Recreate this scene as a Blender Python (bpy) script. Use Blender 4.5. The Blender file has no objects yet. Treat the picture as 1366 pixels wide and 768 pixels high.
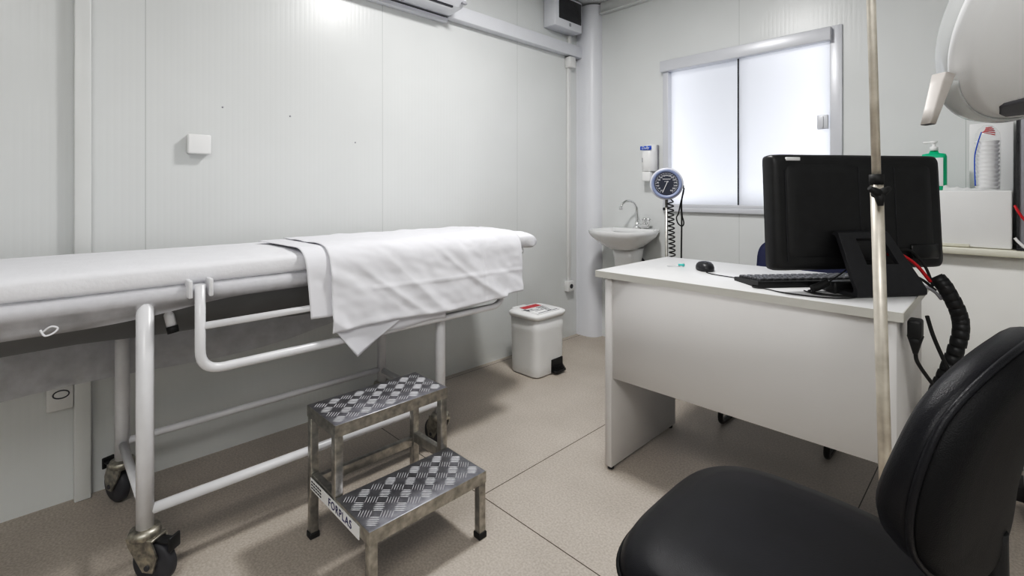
import bpy, bmesh, math, random
from mathutils import Vector, Matrix, noise
random.seed(7)
PI = math.pi
C = bpy.context.scene.collection
D = bpy.data

# ---------------------------------------------------------------- camera
CY = math.radians(45.5); CS, CC = math.sin(CY), math.cos(CY); HCAM = 1.05; FPX = 650.0
cam = D.cameras.new('camera'); cam.sensor_width = 36; cam.sensor_fit = 'HORIZONTAL'
cam.lens = FPX / 1366 * 36; cam.shift_y = (256 - 384) / 1366; cam.clip_start = 0.02
co = D.objects.new('camera', cam); C.objects.link(co)
co.location = (0, 0, HCAM); co.rotation_euler = (PI / 2, 0, CY)
bpy.context.scene.camera = co

# ---------------------------------------------------------------- materials
MATS = {}
def mat(name, col, rough=0.5, metal=0.0, var=0.0, vscale=8.0, bump=0.0, bscale=60.0, coat=0.0, spec=0.5,
        trans=0.0, emit=None, estr=0.0, alpha=1.0, sheen=0.0):
    if name in MATS: return MATS[name]
    m = D.materials.new(name); m.use_nodes = True
    nt = m.node_tree; N = nt.nodes; L = nt.links
    b = N['Principled BSDF']
    b.inputs['Base Color'].default_value = (*col, 1); b.inputs['Roughness'].default_value = rough
    b.inputs['Metallic'].default_value = metal; b.inputs['Coat Weight'].default_value = coat
    b.inputs['Specular IOR Level'].default_value = spec; b.inputs['Transmission Weight'].default_value = trans
    b.inputs['Alpha'].default_value = alpha; b.inputs['Sheen Weight'].default_value = sheen
    if emit: b.inputs['Emission Color'].default_value = (*emit, 1); b.inputs['Emission Strength'].default_value = estr
    tc = N.new('ShaderNodeTexCoord')
    if var:
        n = N.new('ShaderNodeTexNoise'); n.inputs['Scale'].default_value = vscale; n.inputs['Detail'].default_value = 5
        L.new(tc.outputs['Object'], n.inputs['Vector'])
        r = N.new('ShaderNodeValToRGB')
        r.color_ramp.elements[0].position = 0.3; r.color_ramp.elements[1].position = 0.7
        r.color_ramp.elements[0].color = (*[max(0, c * (1 - var)) for c in col], 1)
        r.color_ramp.elements[1].color = (*[min(1, c * (1 + var)) for c in col], 1)
        L.new(n.outputs['Fac'], r.inputs['Fac']); L.new(r.outputs['Color'], b.inputs['Base Color'])
    if bump:
        n2 = N.new('ShaderNodeTexNoise'); n2.inputs['Scale'].default_value = bscale; n2.inputs['Detail'].default_value = 3
        L.new(tc.outputs['Object'], n2.inputs['Vector'])
        bp = N.new('ShaderNodeBump'); bp.inputs['Strength'].default_value = bump; bp.inputs['Distance'].default_value = 0.004
        L.new(n2.outputs['Fac'], bp.inputs['Height']); L.new(bp.outputs['Normal'], b.inputs['Normal'])
    MATS[name] = m
    return m

def wall_mat(name, axis, seam0, step=0.976, col=(0.735, 0.75, 0.745)):
    """ribbed enamelled sandwich panel with a thin dark joint every panel width"""
    m = D.materials.new(name); m.use_nodes = True
    nt = m.node_tree; N = nt.nodes; L = nt.links; b = N['Principled BSDF']
    geo = N.new('ShaderNodeNewGeometry'); sep = N.new('ShaderNodeSeparateXYZ'); L.new(geo.outputs['Position'], sep.inputs[0])
    ax = sep.outputs[axis]
    def M(op, a, bb=None):
        n = N.new('ShaderNodeMath'); n.operation = op
        for i, v in enumerate((a, bb)):
            if v is None: continue
            if hasattr(v, 'is_linked'): L.new(v, n.inputs[i])
            else: n.inputs[i].default_value = v
        return n.outputs[0]
    p = M('FLOORED_MODULO', M('ADD', ax, -seam0 + step / 2 + step * 10), step)
    d = M('ABSOLUTE', M('SUBTRACT', p, step / 2))
    seam = M('LESS_THAN', d, 0.0013)
    lip = M('LESS_THAN', d, 0.006)
    rib = M('SINE', M('MULTIPLY', ax, 2 * PI / 0.021))
    rib = M('MULTIPLY', M('SMOOTH_MIN', rib, 0.2), 0.5)
    nz = N.new('ShaderNodeTexNoise'); nz.inputs['Scale'].default_value = 3; nz.inputs['Detail'].default_value = 6
    L.new(geo.outputs['Position'], nz.inputs['Vector'])
    cr = N.new('ShaderNodeValToRGB'); cr.color_ramp.elements[0].position = .3; cr.color_ramp.elements[1].position = .75
    cr.color_ramp.elements[0].color = (*[c * .97 for c in col], 1); cr.color_ramp.elements[1].color = (*[c * 1.02 for c in col], 1)
    L.new(nz.outputs['Fac'], cr.inputs['Fac'])
    mx = N.new('ShaderNodeMix'); mx.data_type = 'RGBA'
    L.new(seam, mx.inputs['Factor']); L.new(cr.outputs['Color'], mx.inputs['A']); mx.inputs['B'].default_value = (.50, .52, .51, 1)
    L.new(mx.outputs['Result'], b.inputs['Base Color'])
    h = M('ADD', M('MULTIPLY', rib, 0.5), M('MULTIPLY', lip, -0.6))
    bp = N.new('ShaderNodeBump'); bp.inputs['Strength'].default_value = .4; bp.inputs['Distance'].default_value = 0.0008
    L.new(h, bp.inputs['Height']); L.new(bp.outputs['Normal'], b.inputs['Normal'])
    b.inputs['Roughness'].default_value = .3; b.inputs['Specular IOR Level'].default_value = .45
    return m

def floor_mat():
    m = D.materials.new('vinyl_floor'); m.use_nodes = True
    nt = m.node_tree; N = nt.nodes; L = nt.links; b = N['Principled BSDF']
    geo = N.new('ShaderNodeNewGeometry'); sep = N.new('ShaderNodeSeparateXYZ'); L.new(geo.outputs['Position'], sep.inputs[0])
    def M(op, a, bb=None):
        n = N.new('ShaderNodeMath'); n.operation = op
        for i, v in enumerate((a, bb)):
            if v is None: continue
            if hasattr(v, 'is_linked'): L.new(v, n.inputs[i])
            else: n.inputs[i].default_value = v
        return n.outputs[0]
    px = M('FLOORED_MODULO', M('ADD', sep.outputs[0], 1.275 + .927 * 4.5), .927)
    sx = M('LESS_THAN', M('ABSOLUTE', M('SUBTRACT', px, .4635)), .0017)
    sy = M('LESS_THAN', M('ABSOLUTE', M('SUBTRACT', sep.outputs[1], 1.106)), .0017)
    strip = M('GREATER_THAN', sep.outputs[1], 1.106)
    seam = M('MAXIMUM', M('MULTIPLY', sx, strip), sy)
    def noisecol(scale, c0, c1, p0, p1, detail=4):
        nz = N.new('ShaderNodeTexNoise'); nz.inputs['Scale'].default_value = scale; nz.inputs['Detail'].default_value = detail
        L.new(geo.outputs['Position'], nz.inputs['Vector'])
        cr = N.new('ShaderNodeValToRGB'); cr.color_ramp.elements[0].position = p0; cr.color_ramp.elements[1].position = p1
        cr.color_ramp.elements[0].color = (*c0, 1); cr.color_ramp.elements[1].color = (*c1, 1)
        L.new(nz.outputs['Fac'], cr.inputs['Fac']); return cr.outputs['Color']
    base = noisecol(150, (.43, .385, .34), (.55, .50, .45), .35, .65)
    cloud = noisecol(4, (.92, .92, .92), (1.05, 1.05, 1.05), .3, .7)
    mul = N.new('ShaderNodeMix'); mul.data_type = 'RGBA'; mul.blend_type = 'MULTIPLY'; mul.inputs['Factor'].default_value = 1
    L.new(base, mul.inputs['A']); L.new(cloud, mul.inputs['B'])
    mx = N.new('ShaderNodeMix'); mx.data_type = 'RGBA'
    L.new(seam, mx.inputs['Factor']); L.new(mul.outputs['Result'], mx.inputs['A']); mx.inputs['B'].default_value = (.07, .06, .05, 1)
    L.new(mx.outputs['Result'], b.inputs['Base Color'])
    b.inputs['Roughness'].default_value = .5; b.inputs['Specular IOR Level'].default_value = .3
    return m

def sheer_mat(name, col, opacity):
    m = D.materials.new(name); m.use_nodes = True
    nt = m.node_tree; N = nt.nodes; L = nt.links
    for n in list(N):
        if n.type != 'OUTPUT_MATERIAL': N.remove(n)
    out = [n for n in N if n.type == 'OUTPUT_MATERIAL'][0]
    d = N.new('ShaderNodeBsdfDiffuse'); d.inputs['Color'].default_value = (*col, 1)
    t = N.new('ShaderNodeBsdfTranslucent'); t.inputs['Color'].default_value = (*col, 1)
    tr = N.new('ShaderNodeBsdfTransparent')
    a = N.new('ShaderNodeMixShader'); a.inputs[0].default_value = .35; L.new(d.outputs[0], a.inputs[1]); L.new(t.outputs[0], a.inputs[2])
    nz = N.new('ShaderNodeTexNoise'); nz.inputs['Scale'].default_value = 14; nz.inputs['Detail'].default_value = 6
    tc = N.new('ShaderNodeTexCoord'); L.new(tc.outputs['Object'], nz.inputs['Vector'])
    mr = N.new('ShaderNodeMapRange'); mr.inputs['From Min'].default_value = .3; mr.inputs['From Max'].default_value = .7
    mr.inputs['To Min'].default_value = opacity - .12; mr.inputs['To Max'].default_value = opacity + .12
    L.new(nz.outputs['Fac'], mr.inputs['Value'])
    x = N.new('ShaderNodeMixShader'); L.new(mr.outputs[0], x.inputs[0]); L.new(tr.outputs[0], x.inputs[1]); L.new(a.outputs[0], x.inputs[2])
    L.new(x.outputs[0], out.inputs['Surface'])
    return m

M_wallL = wall_mat('ribbed_panel_left', 1, 0.297)
M_wallB = wall_mat('ribbed_panel_back', 0, -1.107)
M_floor = floor_mat()
M_ceil = mat('ceiling_paint', (.72, .73, .73), .6, var=.02)
M_colm = mat('column_enamel', (.80, .81, .85), .35, var=.02, vscale=3)
M_trim = mat('white_trim', (.74, .75, .74), .35, var=.02)
M_plast = mat('white_plastic', (.78, .78, .77), .35, var=.02)
M_acpl = mat('cool_white_plastic', (.74, .75, .79), .35, var=.02)
M_lidpl = mat('bright_white_plastic', (.90, .90, .895), .3, var=.01)
M_dark = mat('smoked_plastic', (.035, .035, .04), .2, var=.2)
M_black = mat('black_plastic', (.012, .012, .013), .42, var=.25, vscale=30, bump=.05, bscale=400)
M_blackgl = mat('glossy_black_plastic', (.010, .010, .011), .25, var=.2)
M_stand = mat('charcoal_plastic', (.022, .022, .026), .42, var=.15, vscale=40, bump=.08, bscale=500)
M_rubber = mat('black_rubber', (.012, .012, .012), .6, var=.2)
M_wheel = mat('dark_grey_rubber', (.05, .05, .058), .5, var=.15)
M_bedw = mat('white_enamel_tube', (.78, .78, .80), .28, var=.03, vscale=20)
M_zinc = mat('dirty_zinc', (.40, .38, .33), .4, metal=.85, var=.45, vscale=60, bump=.1)
M_steel = mat('brushed_steel', (.47, .46, .43), .34, metal=.95, var=.28, vscale=45, bump=.06, bscale=120)
M_tread = mat('tread_aluminium', (.33, .33, .355), .36, metal=.9, var=.22, vscale=30)
M_rib = mat('tread_rib', (.66, .66, .68), .58, metal=.45, var=.1, vscale=60)
M_chrome = mat('chrome', (.75, .75, .75), .12, metal=1)
M_pole = mat('worn_chrome_pole', (.70, .65, .57), .38, metal=.45, var=.16, vscale=25)
M_alu = mat('anodised_aluminium', (.66, .67, .71), .35, metal=.15, var=.02)
M_desk = mat('white_melamine', (.71, .71, .715), .32, var=.01)
M_deskp = mat('white_melamine_panel', (.70, .685, .675), .4, var=.015, vscale=3)
M_deske = mat('melamine_edge', (.64, .63, .59), .4, var=.02)
M_cream = mat('cream_laminate', (.72, .70, .60), .4, var=.03)
M_cab = mat('cabinet_white', (.78, .77, .74), .4, var=.015)
M_ceram = mat('white_ceramic', (.80, .80, .80), .12, coat=.5, var=.01)
M_leather = mat('black_leatherette', (.008, .008, .011), .33, var=.25, vscale=10, bump=.2, bscale=750, spec=.32)
M_leath2 = mat('black_leatherette_back', (.007, .007, .008), .45, var=.25, vscale=10, bump=.28, bscale=750, spec=.2)
M_cloth = mat('white_cotton', (.82, .82, .86), .85, bump=.12, bscale=500, var=.015, vscale=6, sheen=.15, spec=.1)
M_sheet = mat('white_nonwoven', (.83, .83, .86), .8, bump=.25, bscale=90, var=.015, vscale=20, spec=.1)
M_sheer = sheer_mat('sheer_nonwoven', (.80, .80, .83), .62)
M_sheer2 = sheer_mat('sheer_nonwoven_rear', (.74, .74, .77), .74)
M_vinyl = mat('grey_vinyl', (.17, .17, .17), .45, var=.12, vscale=6)
M_matt = mat('grey_mattress', (.30, .30, .31), .6, var=.08)
M_red = mat('red_print', (.50, .05, .06), .5, var=.2, vscale=80)
M_redc = mat('red_cable', (.60, .01, .02), .35, var=.05)
M_ink = mat('dark_print', (.05, .05, .06), .6)
M_navy = mat('navy_print', (.02, .02, .12), .5)
M_blue = mat('blue_label', (.02, .10, .55), .4, var=.03)
M_white = mat('white_print', (.85, .85, .85), .5)
M_bluech = mat('blue_vinyl', (.02, .025, .09), .5, var=.15)
M_green = mat('green_plastic', (.0, .50, .27), .35, var=.04)
M_teal = mat('teal_plastic', (.1, .55, .5), .35)
M_gbez = mat('gauge_bezel_blue', (.26, .30, .45), .35, var=.04)
M_grim = mat('gauge_rim', (.62, .63, .70), .3, var=.03)
M_gface = mat('gauge_face', (.03, .035, .06), .35)
M_lamp = mat('lamp_shell', (.93, .94, .95), .45, var=.01)
M_lampc = mat('lamp_clear_rim', (.88, .90, .90), .15, trans=.35, var=.01)
M_grip = mat('grey_grip', (.12, .12, .135), .45)
M_taupe = mat('lamp_handle', (.62, .58, .55), .4)
M_grey = mat('grey_case', (.36, .36, .39), .45, var=.04)
M_keyc = mat('key_caps', (.06, .06, .065), .35, var=.1)

# frosted pane: scatters the daylight that falls on it from outside
def frost_mat():
    m = D.materials.new('frosted_glass'); m.use_nodes = True
    nt = m.node_tree; N = nt.nodes; L = nt.links
    for n in list(N):
        if n.type != 'OUTPUT_MATERIAL': N.remove(n)
    out = [n for n in N if n.type == 'OUTPUT_MATERIAL'][0]
    t = N.new('ShaderNodeBsdfTranslucent'); t.inputs['Color'].default_value = (.93, .94, .97, 1)
    d = N.new('ShaderNodeBsdfDiffuse'); d.inputs['Color'].default_value = (.85, .86, .88, 1)
    g = N.new('ShaderNodeBsdfGlossy'); g.inputs['Roughness'].default_value = .35
    nz = N.new('ShaderNodeTexNoise'); nz.inputs['Scale'].default_value = 900
    bp = N.new('ShaderNodeBump'); bp.inputs['Strength'].default_value = .1; L.new(nz.outputs['Fac'], bp.inputs['Height'])
    L.new(bp.outputs['Normal'], g.inputs['Normal'])
    a = N.new('ShaderNodeMixShader'); a.inputs[0].default_value = .3; L.new(t.outputs[0], a.inputs[1]); L.new(d.outputs[0], a.inputs[2])
    b = N.new('ShaderNodeMixShader'); b.inputs[0].default_value = .04; L.new(a.outputs[0], b.inputs[1]); L.new(g.outputs[0], b.inputs[2])
    L.new(b.outputs[0], out.inputs['Surface'])
    return m
M_frost = frost_mat()

# ---------------------------------------------------------------- mesh helpers
def bm_(): return bmesh.new()
def merge(bm, src):
    vs = [bm.verts.new(v.co) for v in src.verts]
    src.verts.index_update()
    for f in src.faces:
        try: nf = bm.faces.new([vs[v.index] for v in f.verts]); nf.smooth = f.smooth; nf.material_index = f.material_index
        except ValueError: pass
    src.free()
def box(bm, lo, hi, bevel=0.0, seg=2, mtx=None, smooth=False):
    t = bmesh.new(); bmesh.ops.create_cube(t, size=1)
    c = [(a + b) / 2 for a, b in zip(lo, hi)]; s = [abs(b - a) for a, b in zip(lo, hi)]
    for v in t.verts: v.co = Vector((v.co.x * s[0] + c[0], v.co.y * s[1] + c[1], v.co.z * s[2] + c[2]))
    if bevel: bmesh.ops.bevel(t, geom=t.edges[:], offset=min(bevel, min(s) * .49), segments=seg, affect='EDGES', profile=.5)
    if mtx: bmesh.ops.transform(t, matrix=mtx, verts=t.verts)
    for f in t.faces: f.smooth = smooth or bool(bevel)
    merge(bm, t); return bm
def loft(bm, rings, closed=True, cap0=False, cap1=False, smooth=True):
    vr = [[bm.verts.new(p) for p in r] for r in rings]
    n = len(rings[0])
    for a, b in zip(vr[:-1], vr[1:]):
        for i in range(n if closed else n - 1):
            j = (i + 1) % n
            f = bm.faces.new((a[i], a[j], b[j], b[i])); f.smooth = smooth
    if cap0: bm.faces.new(list(reversed(vr[0])))
    if cap1: bm.faces.new(vr[-1])
    return bm
def fillet(pts, r, seg=8, closed=False):
    pts = [Vector(p) for p in pts]; out = []
    n = len(pts)
    for i, p in enumerate(pts):
        if not closed and i in (0, n - 1): out.append(p); continue
        a = (pts[i - 1] - p); b = (pts[(i + 1) % n] - p)
        d = min(r, a.length * .48, b.length * .48)
        A = p + a.normalized() * d; B = p + b.normalized() * d
        for k in range(seg + 1):
            t = k / seg
            out.append(A * (1 - t) ** 2 + p * 2 * t * (1 - t) + B * t * t)
    return out
def spline(pts, seg=10):
    pts = [Vector(p) for p in pts]; out = []
    P = [pts[0] * 2 - pts[1]] + pts + [pts[-1] * 2 - pts[-2]]
    for i in range(1, len(P) - 2):
        p0, p1, p2, p3 = P[i - 1:i + 3]
        for k in range(seg):
            t = k / seg
            out.append(.5 * ((2 * p1) + (p2 - p0) * t + (2 * p0 - 5 * p1 + 4 * p2 - p3) * t * t + (3 * p1 - p0 - 3 * p2 + p3) * t ** 3))
    out.append(pts[-1]); return out
def tube(bm, pts, r, seg=14, closed=False):
    pts = [Vector(p) for p in pts]; n = len(pts)
    rf = r if callable(r) else (lambda i: r)
    tang = []
    for i in range(n):
        if closed: t = pts[(i + 1) % n] - pts[i - 1]
        else: t = pts[min(i + 1, n - 1)] - pts[max(i - 1, 0)]
        tang.append(t.normalized())
    up = Vector((0, 0, 1)) if abs(tang[0].z) < .9 else Vector((1, 0, 0))
    u = tang[0].cross(up).normalized(); rings = []
    for i in range(n):
        u = (u - tang[i] * u.dot(tang[i])).normalized(); w = tang[i].cross(u)
        R = rf(i)
        rings.append([pts[i] + (u * math.cos(2 * PI * k / seg) + w * math.sin(2 * PI * k / seg)) * R for k in range(seg)])
    if closed: rings.append(rings[0])
    loft(bm, rings, True, not closed, not closed)
    if closed: bmesh.ops.remove_doubles(bm, verts=bm.verts, dist=1e-6)
    return bm
def lathe(bm, prof, base=(0, 0, 0), axis='Z', seg=32, mtx=None, cap0=True, cap1=True):
    rings = []
    for r, h in prof:
        ring = []
        for k in range(seg):
            a = 2 * PI * k / seg; p = Vector((r * math.cos(a), r * math.sin(a), h))
            if axis == 'X': p = Vector((p.z, p.x, p.y))
            elif axis == 'Y': p = Vector((p.x, -p.z, p.y))
            if mtx: p = mtx @ p
            ring.append(p + Vector(base))
        rings.append(ring)
    return loft(bm, rings, True, cap0, cap1)
def prism(bm, poly, z0, z1, smooth=False):
    a = [bm.verts.new((x, y, z0)) for x, y in poly]; b = [bm.verts.new((x, y, z1)) for x, y in poly]
    n = len(poly)
    for i in range(n):
        f = bm.faces.new((a[i], a[(i + 1) % n], b[(i + 1) % n], b[i])); f.smooth = smooth
    bm.faces.new(list(reversed(a))); bm.faces.new(b); return bm
def superring(cx, cy, z, ax, ay, n=4.0, seg=56):
    out = []
    for k in range(seg):
        a = 2 * PI * k / seg; c, s = math.cos(a), math.sin(a)
        out.append(Vector((cx + ax * math.copysign(abs(c) ** (2 / n), c), cy + ay * math.copysign(abs(s) ** (2 / n), s), z)))
    return out

WORLD = {}
def top_of(o):
    while o.parent: o = o.parent
    return o
def obj(name, bm, m, parent=None, local=False, smooth=None, label=None):
    me = D.meshes.new(name)
    if parent is not None and not local:
        bmesh.ops.translate(bm, verts=bm.verts, vec=-WORLD[top_of(parent).name])
    bmesh.ops.recalc_face_normals(bm, faces=bm.faces)
    bm.to_mesh(me); bm.free()
    if smooth: me.shade_smooth()
    if isinstance(m, (list, tuple)):
        for x in m: me.materials.append(x)
    else: me.materials.append(m)
    o = D.objects.new(name, me); C.objects.link(o)
    if parent is not None: o.parent = parent
    if label: o['label'] = label
    return o
def thing(name, label, cat, loc=(0, 0, 0), rotz=0.0, group=None):
    o = D.objects.new(name, None); C.objects.link(o); o.empty_display_size = .05
    o.location = loc; o.rotation_euler = (0, 0, rotz); o['label'] = label; o['category'] = cat
    WORLD[o.name] = Vector(loc)
    if group: o['group'] = group
    return o
def single(name, bm, m, label, cat, loc=(0, 0, 0), group=None):
    bmesh.ops.translate(bm, verts=bm.verts, vec=-Vector(loc))
    o = obj(name, bm, m); o.location = loc; o['label'] = label; o['category'] = cat
    if group: o['group'] = group
    return o
def struct(name, bm, m, parent=None):
    bmesh.ops.recalc_face_normals(bm, faces=bm.faces)
    o = obj(name, bm, m)
    if parent is not None: o.parent = parent
    else: o['kind'] = 'structure'
    return o
def autosmooth(o, deg=35):
    for p in o.data.polygons: p.use_smooth = True
    o.data.set_sharp_from_angle(angle=math.radians(deg))
    return o
def text_bm(body, size, mtx, extrude=.0004, shear=0.0, spacing=1.0):
    cu = D.curves.new('txt', 'FONT'); cu.body = body; cu.size = size; cu.extrude = extrude; cu.shear = shear
    cu.align_x = 'CENTER'; cu.align_y = 'CENTER'; cu.space_character = spacing; cu.resolution_u = 3
    o = D.objects.new('txt', cu); C.objects.link(o)
    dg = bpy.context.evaluated_depsgraph_get(); me = D.meshes.new_from_object(o.evaluated_get(dg))
    b = bmesh.new(); b.from_mesh(me); bmesh.ops.transform(b, matrix=mtx, verts=b.verts)
    D.objects.remove(o); D.curves.remove(cu); D.meshes.remove(me)
    return b
def frame3(origin, xdir, ydir):
    x = Vector(xdir).normalized(); y = Vector(ydir).normalized(); z = x.cross(y)
    m = Matrix((x, y, z)).transposed().to_4x4(); m.translation = Vector(origin); return m

# ---------------------------------------------------------------- room shell
XL, XR, YB, YF, ZC = -2.24, 1.30, 2.96, -1.50, 2.42
WX0, WX1, WZ0, WZ1 = -1.563, -0.643, 0.972, 1.835
b = bm_(); box(b, (XL - .1, YF - .1, -.1), (XR + .1, YB + .1, 0)); struct('floor', b, M_floor)
b = bm_(); box(b, (XL - .1, YF - .1, ZC), (XR + .1, YB + .1, ZC + .1)); struct('ceiling', b, M_ceil)
b = bm_(); box(b, (XL - .1, YF, 0), (XL, YB, ZC)); struct('wall_left', b, M_wallL)
b = bm_(); box(b, (XR, YF, 0), (XR + .1, YB, ZC)); struct('wall_right', b, M_wallL)
b = bm_(); box(b, (XL - .1, YF - .1, 0), (XR + .1, YF, ZC)); struct('wall_front', b, M_wallB)
b = bm_()
box(b, (XL - .1, YB, 0), (WX0, YB + .1, ZC)); box(b, (WX1, YB, 0), (XR + .1, YB + .1, ZC))
box(b, (WX0, YB, 0), (WX1, YB + .1, WZ0)); box(b, (WX0, YB, WZ1), (WX1, YB + .1, ZC))
struct('wall_back', b, M_wallB)
# rounded corner column
poly = [(XL, 2.872), (-2.20, 2.868)]
for k in range(9):
    a = -PI / 2 + (PI / 2) * k / 8
    poly.append((-2.155 + .08 * math.cos(a), 2.945 + .077 * math.sin(a)))
poly += [(-2.075, YB), (XL, YB)]
b = bm_(); prism(b, poly, 0, ZC - .012); autosmooth(struct('trim_1', b, M_colm), 40)
b = bm_(); box(b, (XL, .098, 0), (XL + .034, .143, ZC), .004); struct('trim_2', b, M_trim)
b = bm_(); box(b, (-2.07, YB - .03, 2.345), (XR, YB, ZC), .004); box(b, (-2.07, YB - .045, 2.335), (XR, YB, 2.347), .003); struct('trim_3', b, M_trim)

# window with sliding frosted panes
w = thing('window_1', '', '', (WX0, YB, WZ0)); del w['label']; del w['category']; w['kind'] = 'structure'
b = bm_()
box(b, (WX0 - .02, YB - .022, WZ0 - .045), (WX0 + .018, YB + .06, WZ1 + .03), .003)
box(b, (WX1 - .004, YB - .012, WZ0 - .045), (WX1 + .05, YB + .06, WZ1 + .075), .003)
box(b, (WX0 - .02, YB - .022, WZ0 - .05), (WX1 + .04, YB + .06, WZ0 - .02), .003)
box(b, (WX0 - .02, YB - .016, WZ0 - .02), (WX1 + .04, YB + .06, WZ0 + .001), .002)
obj('window_frame', b, M_alu, w)
b = bm_(); box(b, (WX0 - .03, YB - .045, WZ1 - .004), (WX1 + .006, YB + .05, WZ1 + .066), .004); obj('header_track', b, M_alu, w)
b = bm_(); box(b, (WX0 + .016, YB + .022, WZ0), (-1.09, YB + .030, WZ1)); obj('pane', b, M_frost, w)
b = bm_(); box(b, (-1.11, YB - .008, WZ0), (WX1 - .002, YB + .0, WZ1)); obj('pane', b, M_frost, w)
b = bm_(); box(b, (-1.113, YB - .010, WZ0), (-1.105, YB + .004, WZ1)); obj('pane_edge', b, M_dark, w)
b = bm_(); box(b, (-.702, YB - .028, 1.378), (-.652, YB - .009, 1.452), .004); box(b, (-.680, YB - .034, 1.385), (-.672, YB - .026, 1.445), .002); obj('pull_handle', b, M_alu, w)

# ---------------------------------------------------------------- wall fittings
# air conditioner
ac = thing('air_conditioner', 'white wall-mounted split air conditioner at top of left wall', 'air conditioner', (XL, 1.66, 2.03))
prof = [(0, 2.04), (.06, 2.035), (.16, 2.045), (.198, 2.075), (.205, 2.12), (.205, 2.30), (.19, 2.325), (0, 2.33)]
b = bm_(); loft(b, [[Vector((XL + .001 + x, y, z)) for x, z in prof] for y in (.80, .81, 1.65, 1.66)], True, True, True, smooth=False); obj('casing', b, M_acpl, ac)
b = bm_(); box(b, (XL + .075, .86, 2.030), (XL + .155, 1.60, 2.040), .003); obj('air_flap', b, M_acpl, ac)
for q in (((XL + .155, .86, 2.036), (XL + .163, 1.60, 2.045)), ((XL + .006, .84, 2.031), (XL + .012, 1.655, 2.0385))):
    b = bm_(); box(b, *q); obj('slot_line', b, M_dark, ac)
for q in (((XL + .08, 1.33, 2.022), (XL + .10, 1.345, 2.031)), ((XL + .185, 1.635, 2.056), (XL + .205, 1.664, 2.066))):
    b = bm_(); box(b, *q, .002); obj('latch', b, M_grey, ac)
# cable duct, breaker box, conduit
b = bm_(); box(b, (XL, -.6, 2.028), (XL + .062, 2.868, 2.030)); bmesh.ops.delete(b, geom=b.verts[:], context='VERTS')
box(b, (XL, -.6, 2.004), (XL + .034, 1.66, 2.028), .001); box(b, (XL, 1.662, 2.028), (XL + .055, 2.868, 2.108), .003)
single('cable_duct', b, M_acpl, 'long white cable duct running along the left wall below the air conditioner', 'cable duct', (XL, 1.0, 2.03))
b = bm_(); box(b, (-2.19, 2.800, 2.055), (-2.13, 2.862, 2.125), .003); 
fb = thing('breaker_box', 'white breaker box with smoked window high in the corner', 'breaker box', (XL, 2.68, 2.17)); b.free()
b = bm_(); box(b, (XL, 2.505, 2.18), (XL + .105, 2.80, 2.40), .006); obj('case', b, M_acpl, fb)
b = bm_(); box(b, (XL + .100, 2.545, 2.235), (XL + .108, 2.79, 2.385), .003); obj('smoked_door', b, M_dark, fb)
b = bm_(); box(b, (XL + .105, 2.655, 2.20), (XL + .110, 2.672, 2.222), .002); obj('latch', b, M_grey, fb)
b = bm_(); box(b, (XL + .001, 2.755, 2.109), (XL + .022, 2.785, 2.179), .003)
single('conduit_stub', b, M_plast, 'short white conduit between breaker box and cable duct', 'conduit', (XL, 2.77, 2.15))
cd = thing('wall_conduit', 'white vertical surface conduit on the left wall beside the corner column', 'conduit', (XL, 2.77, .4))
b = bm_(); box(b, (XL, 2.752, .41), (XL + .02, 2.782, 1.98), .004); obj('channel', b, M_plast, cd)
b = bm_(); box(b, (XL, 2.735, 1.945), (XL + .05, 2.80, 2.022), .005); obj('junction_block', b, M_plast, cd)
b = bm_(); box(b, (XL, 2.728, .335), (XL + .038, 2.80, .41), .005); o_ = obj('outlet_box', b, M_plast, cd)
b = bm_(); lathe(b, [(.016, 0), (.016, .002)], (XL + .038, 2.764, .372), 'X'); obj('socket', b, M_ink, o_)
# junction box on the wall
jb = thing('junction_box', 'small square white junction box fixed alone on the left wall', 'junction box', (XL, .46, 1.235))
b = bm_(); box(b, (XL - .002, .424, 1.2), (XL + .026, .499, 1.272), .004); obj('base', b, M_plast, jb)
b = bm_(); box(b, (XL + .026, .422, 1.198), (XL + .042, .501, 1.274), .006, 3); obj('cover', b, M_lidpl, jb)
for px, py, wh in ((297, 143, 'closest to the junction box'), (387, 155, 'middle one of the three in a row'), (474, 190, 'nearest the panel joint')):
    a = (px - 683) / FPX; rx, ry, rz = -CS + CC * a, CC + CS * a, (256 - py) / FPX; t = XL / rx
    b = bm_(); lathe(b, [(.004, -.001), (.004, .001), (.002, .003)], (XL, ry * t, HCAM + rz * t), 'X', 12)
    single('wall_screw', b, M_grey, 'tiny dark screw in the left wall, ' + wh, 'screw', (XL, ry * t, HCAM + rz * t), 'screws in the left wall')
# low outlet half hidden behind the hanging sheet
ot = thing('wall_outlet', 'white wall socket low on the left wall below the hanging bed sheet', 'wall socket', (XL, .10, .36))
b = bm_(); box(b, (XL, .030, .325), (XL + .036, .0975, .41), .004); obj('plate', b, M_plast, ot)
b = bm_(); tube(b, [(XL + .037, .066 + .020 * math.cos(a), .378 + .013 * math.sin(a)) for a in [2 * PI * k / 20 for k in range(20)]], .0018, 6, True); obj('socket_rim', b, M_ink, ot)

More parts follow.
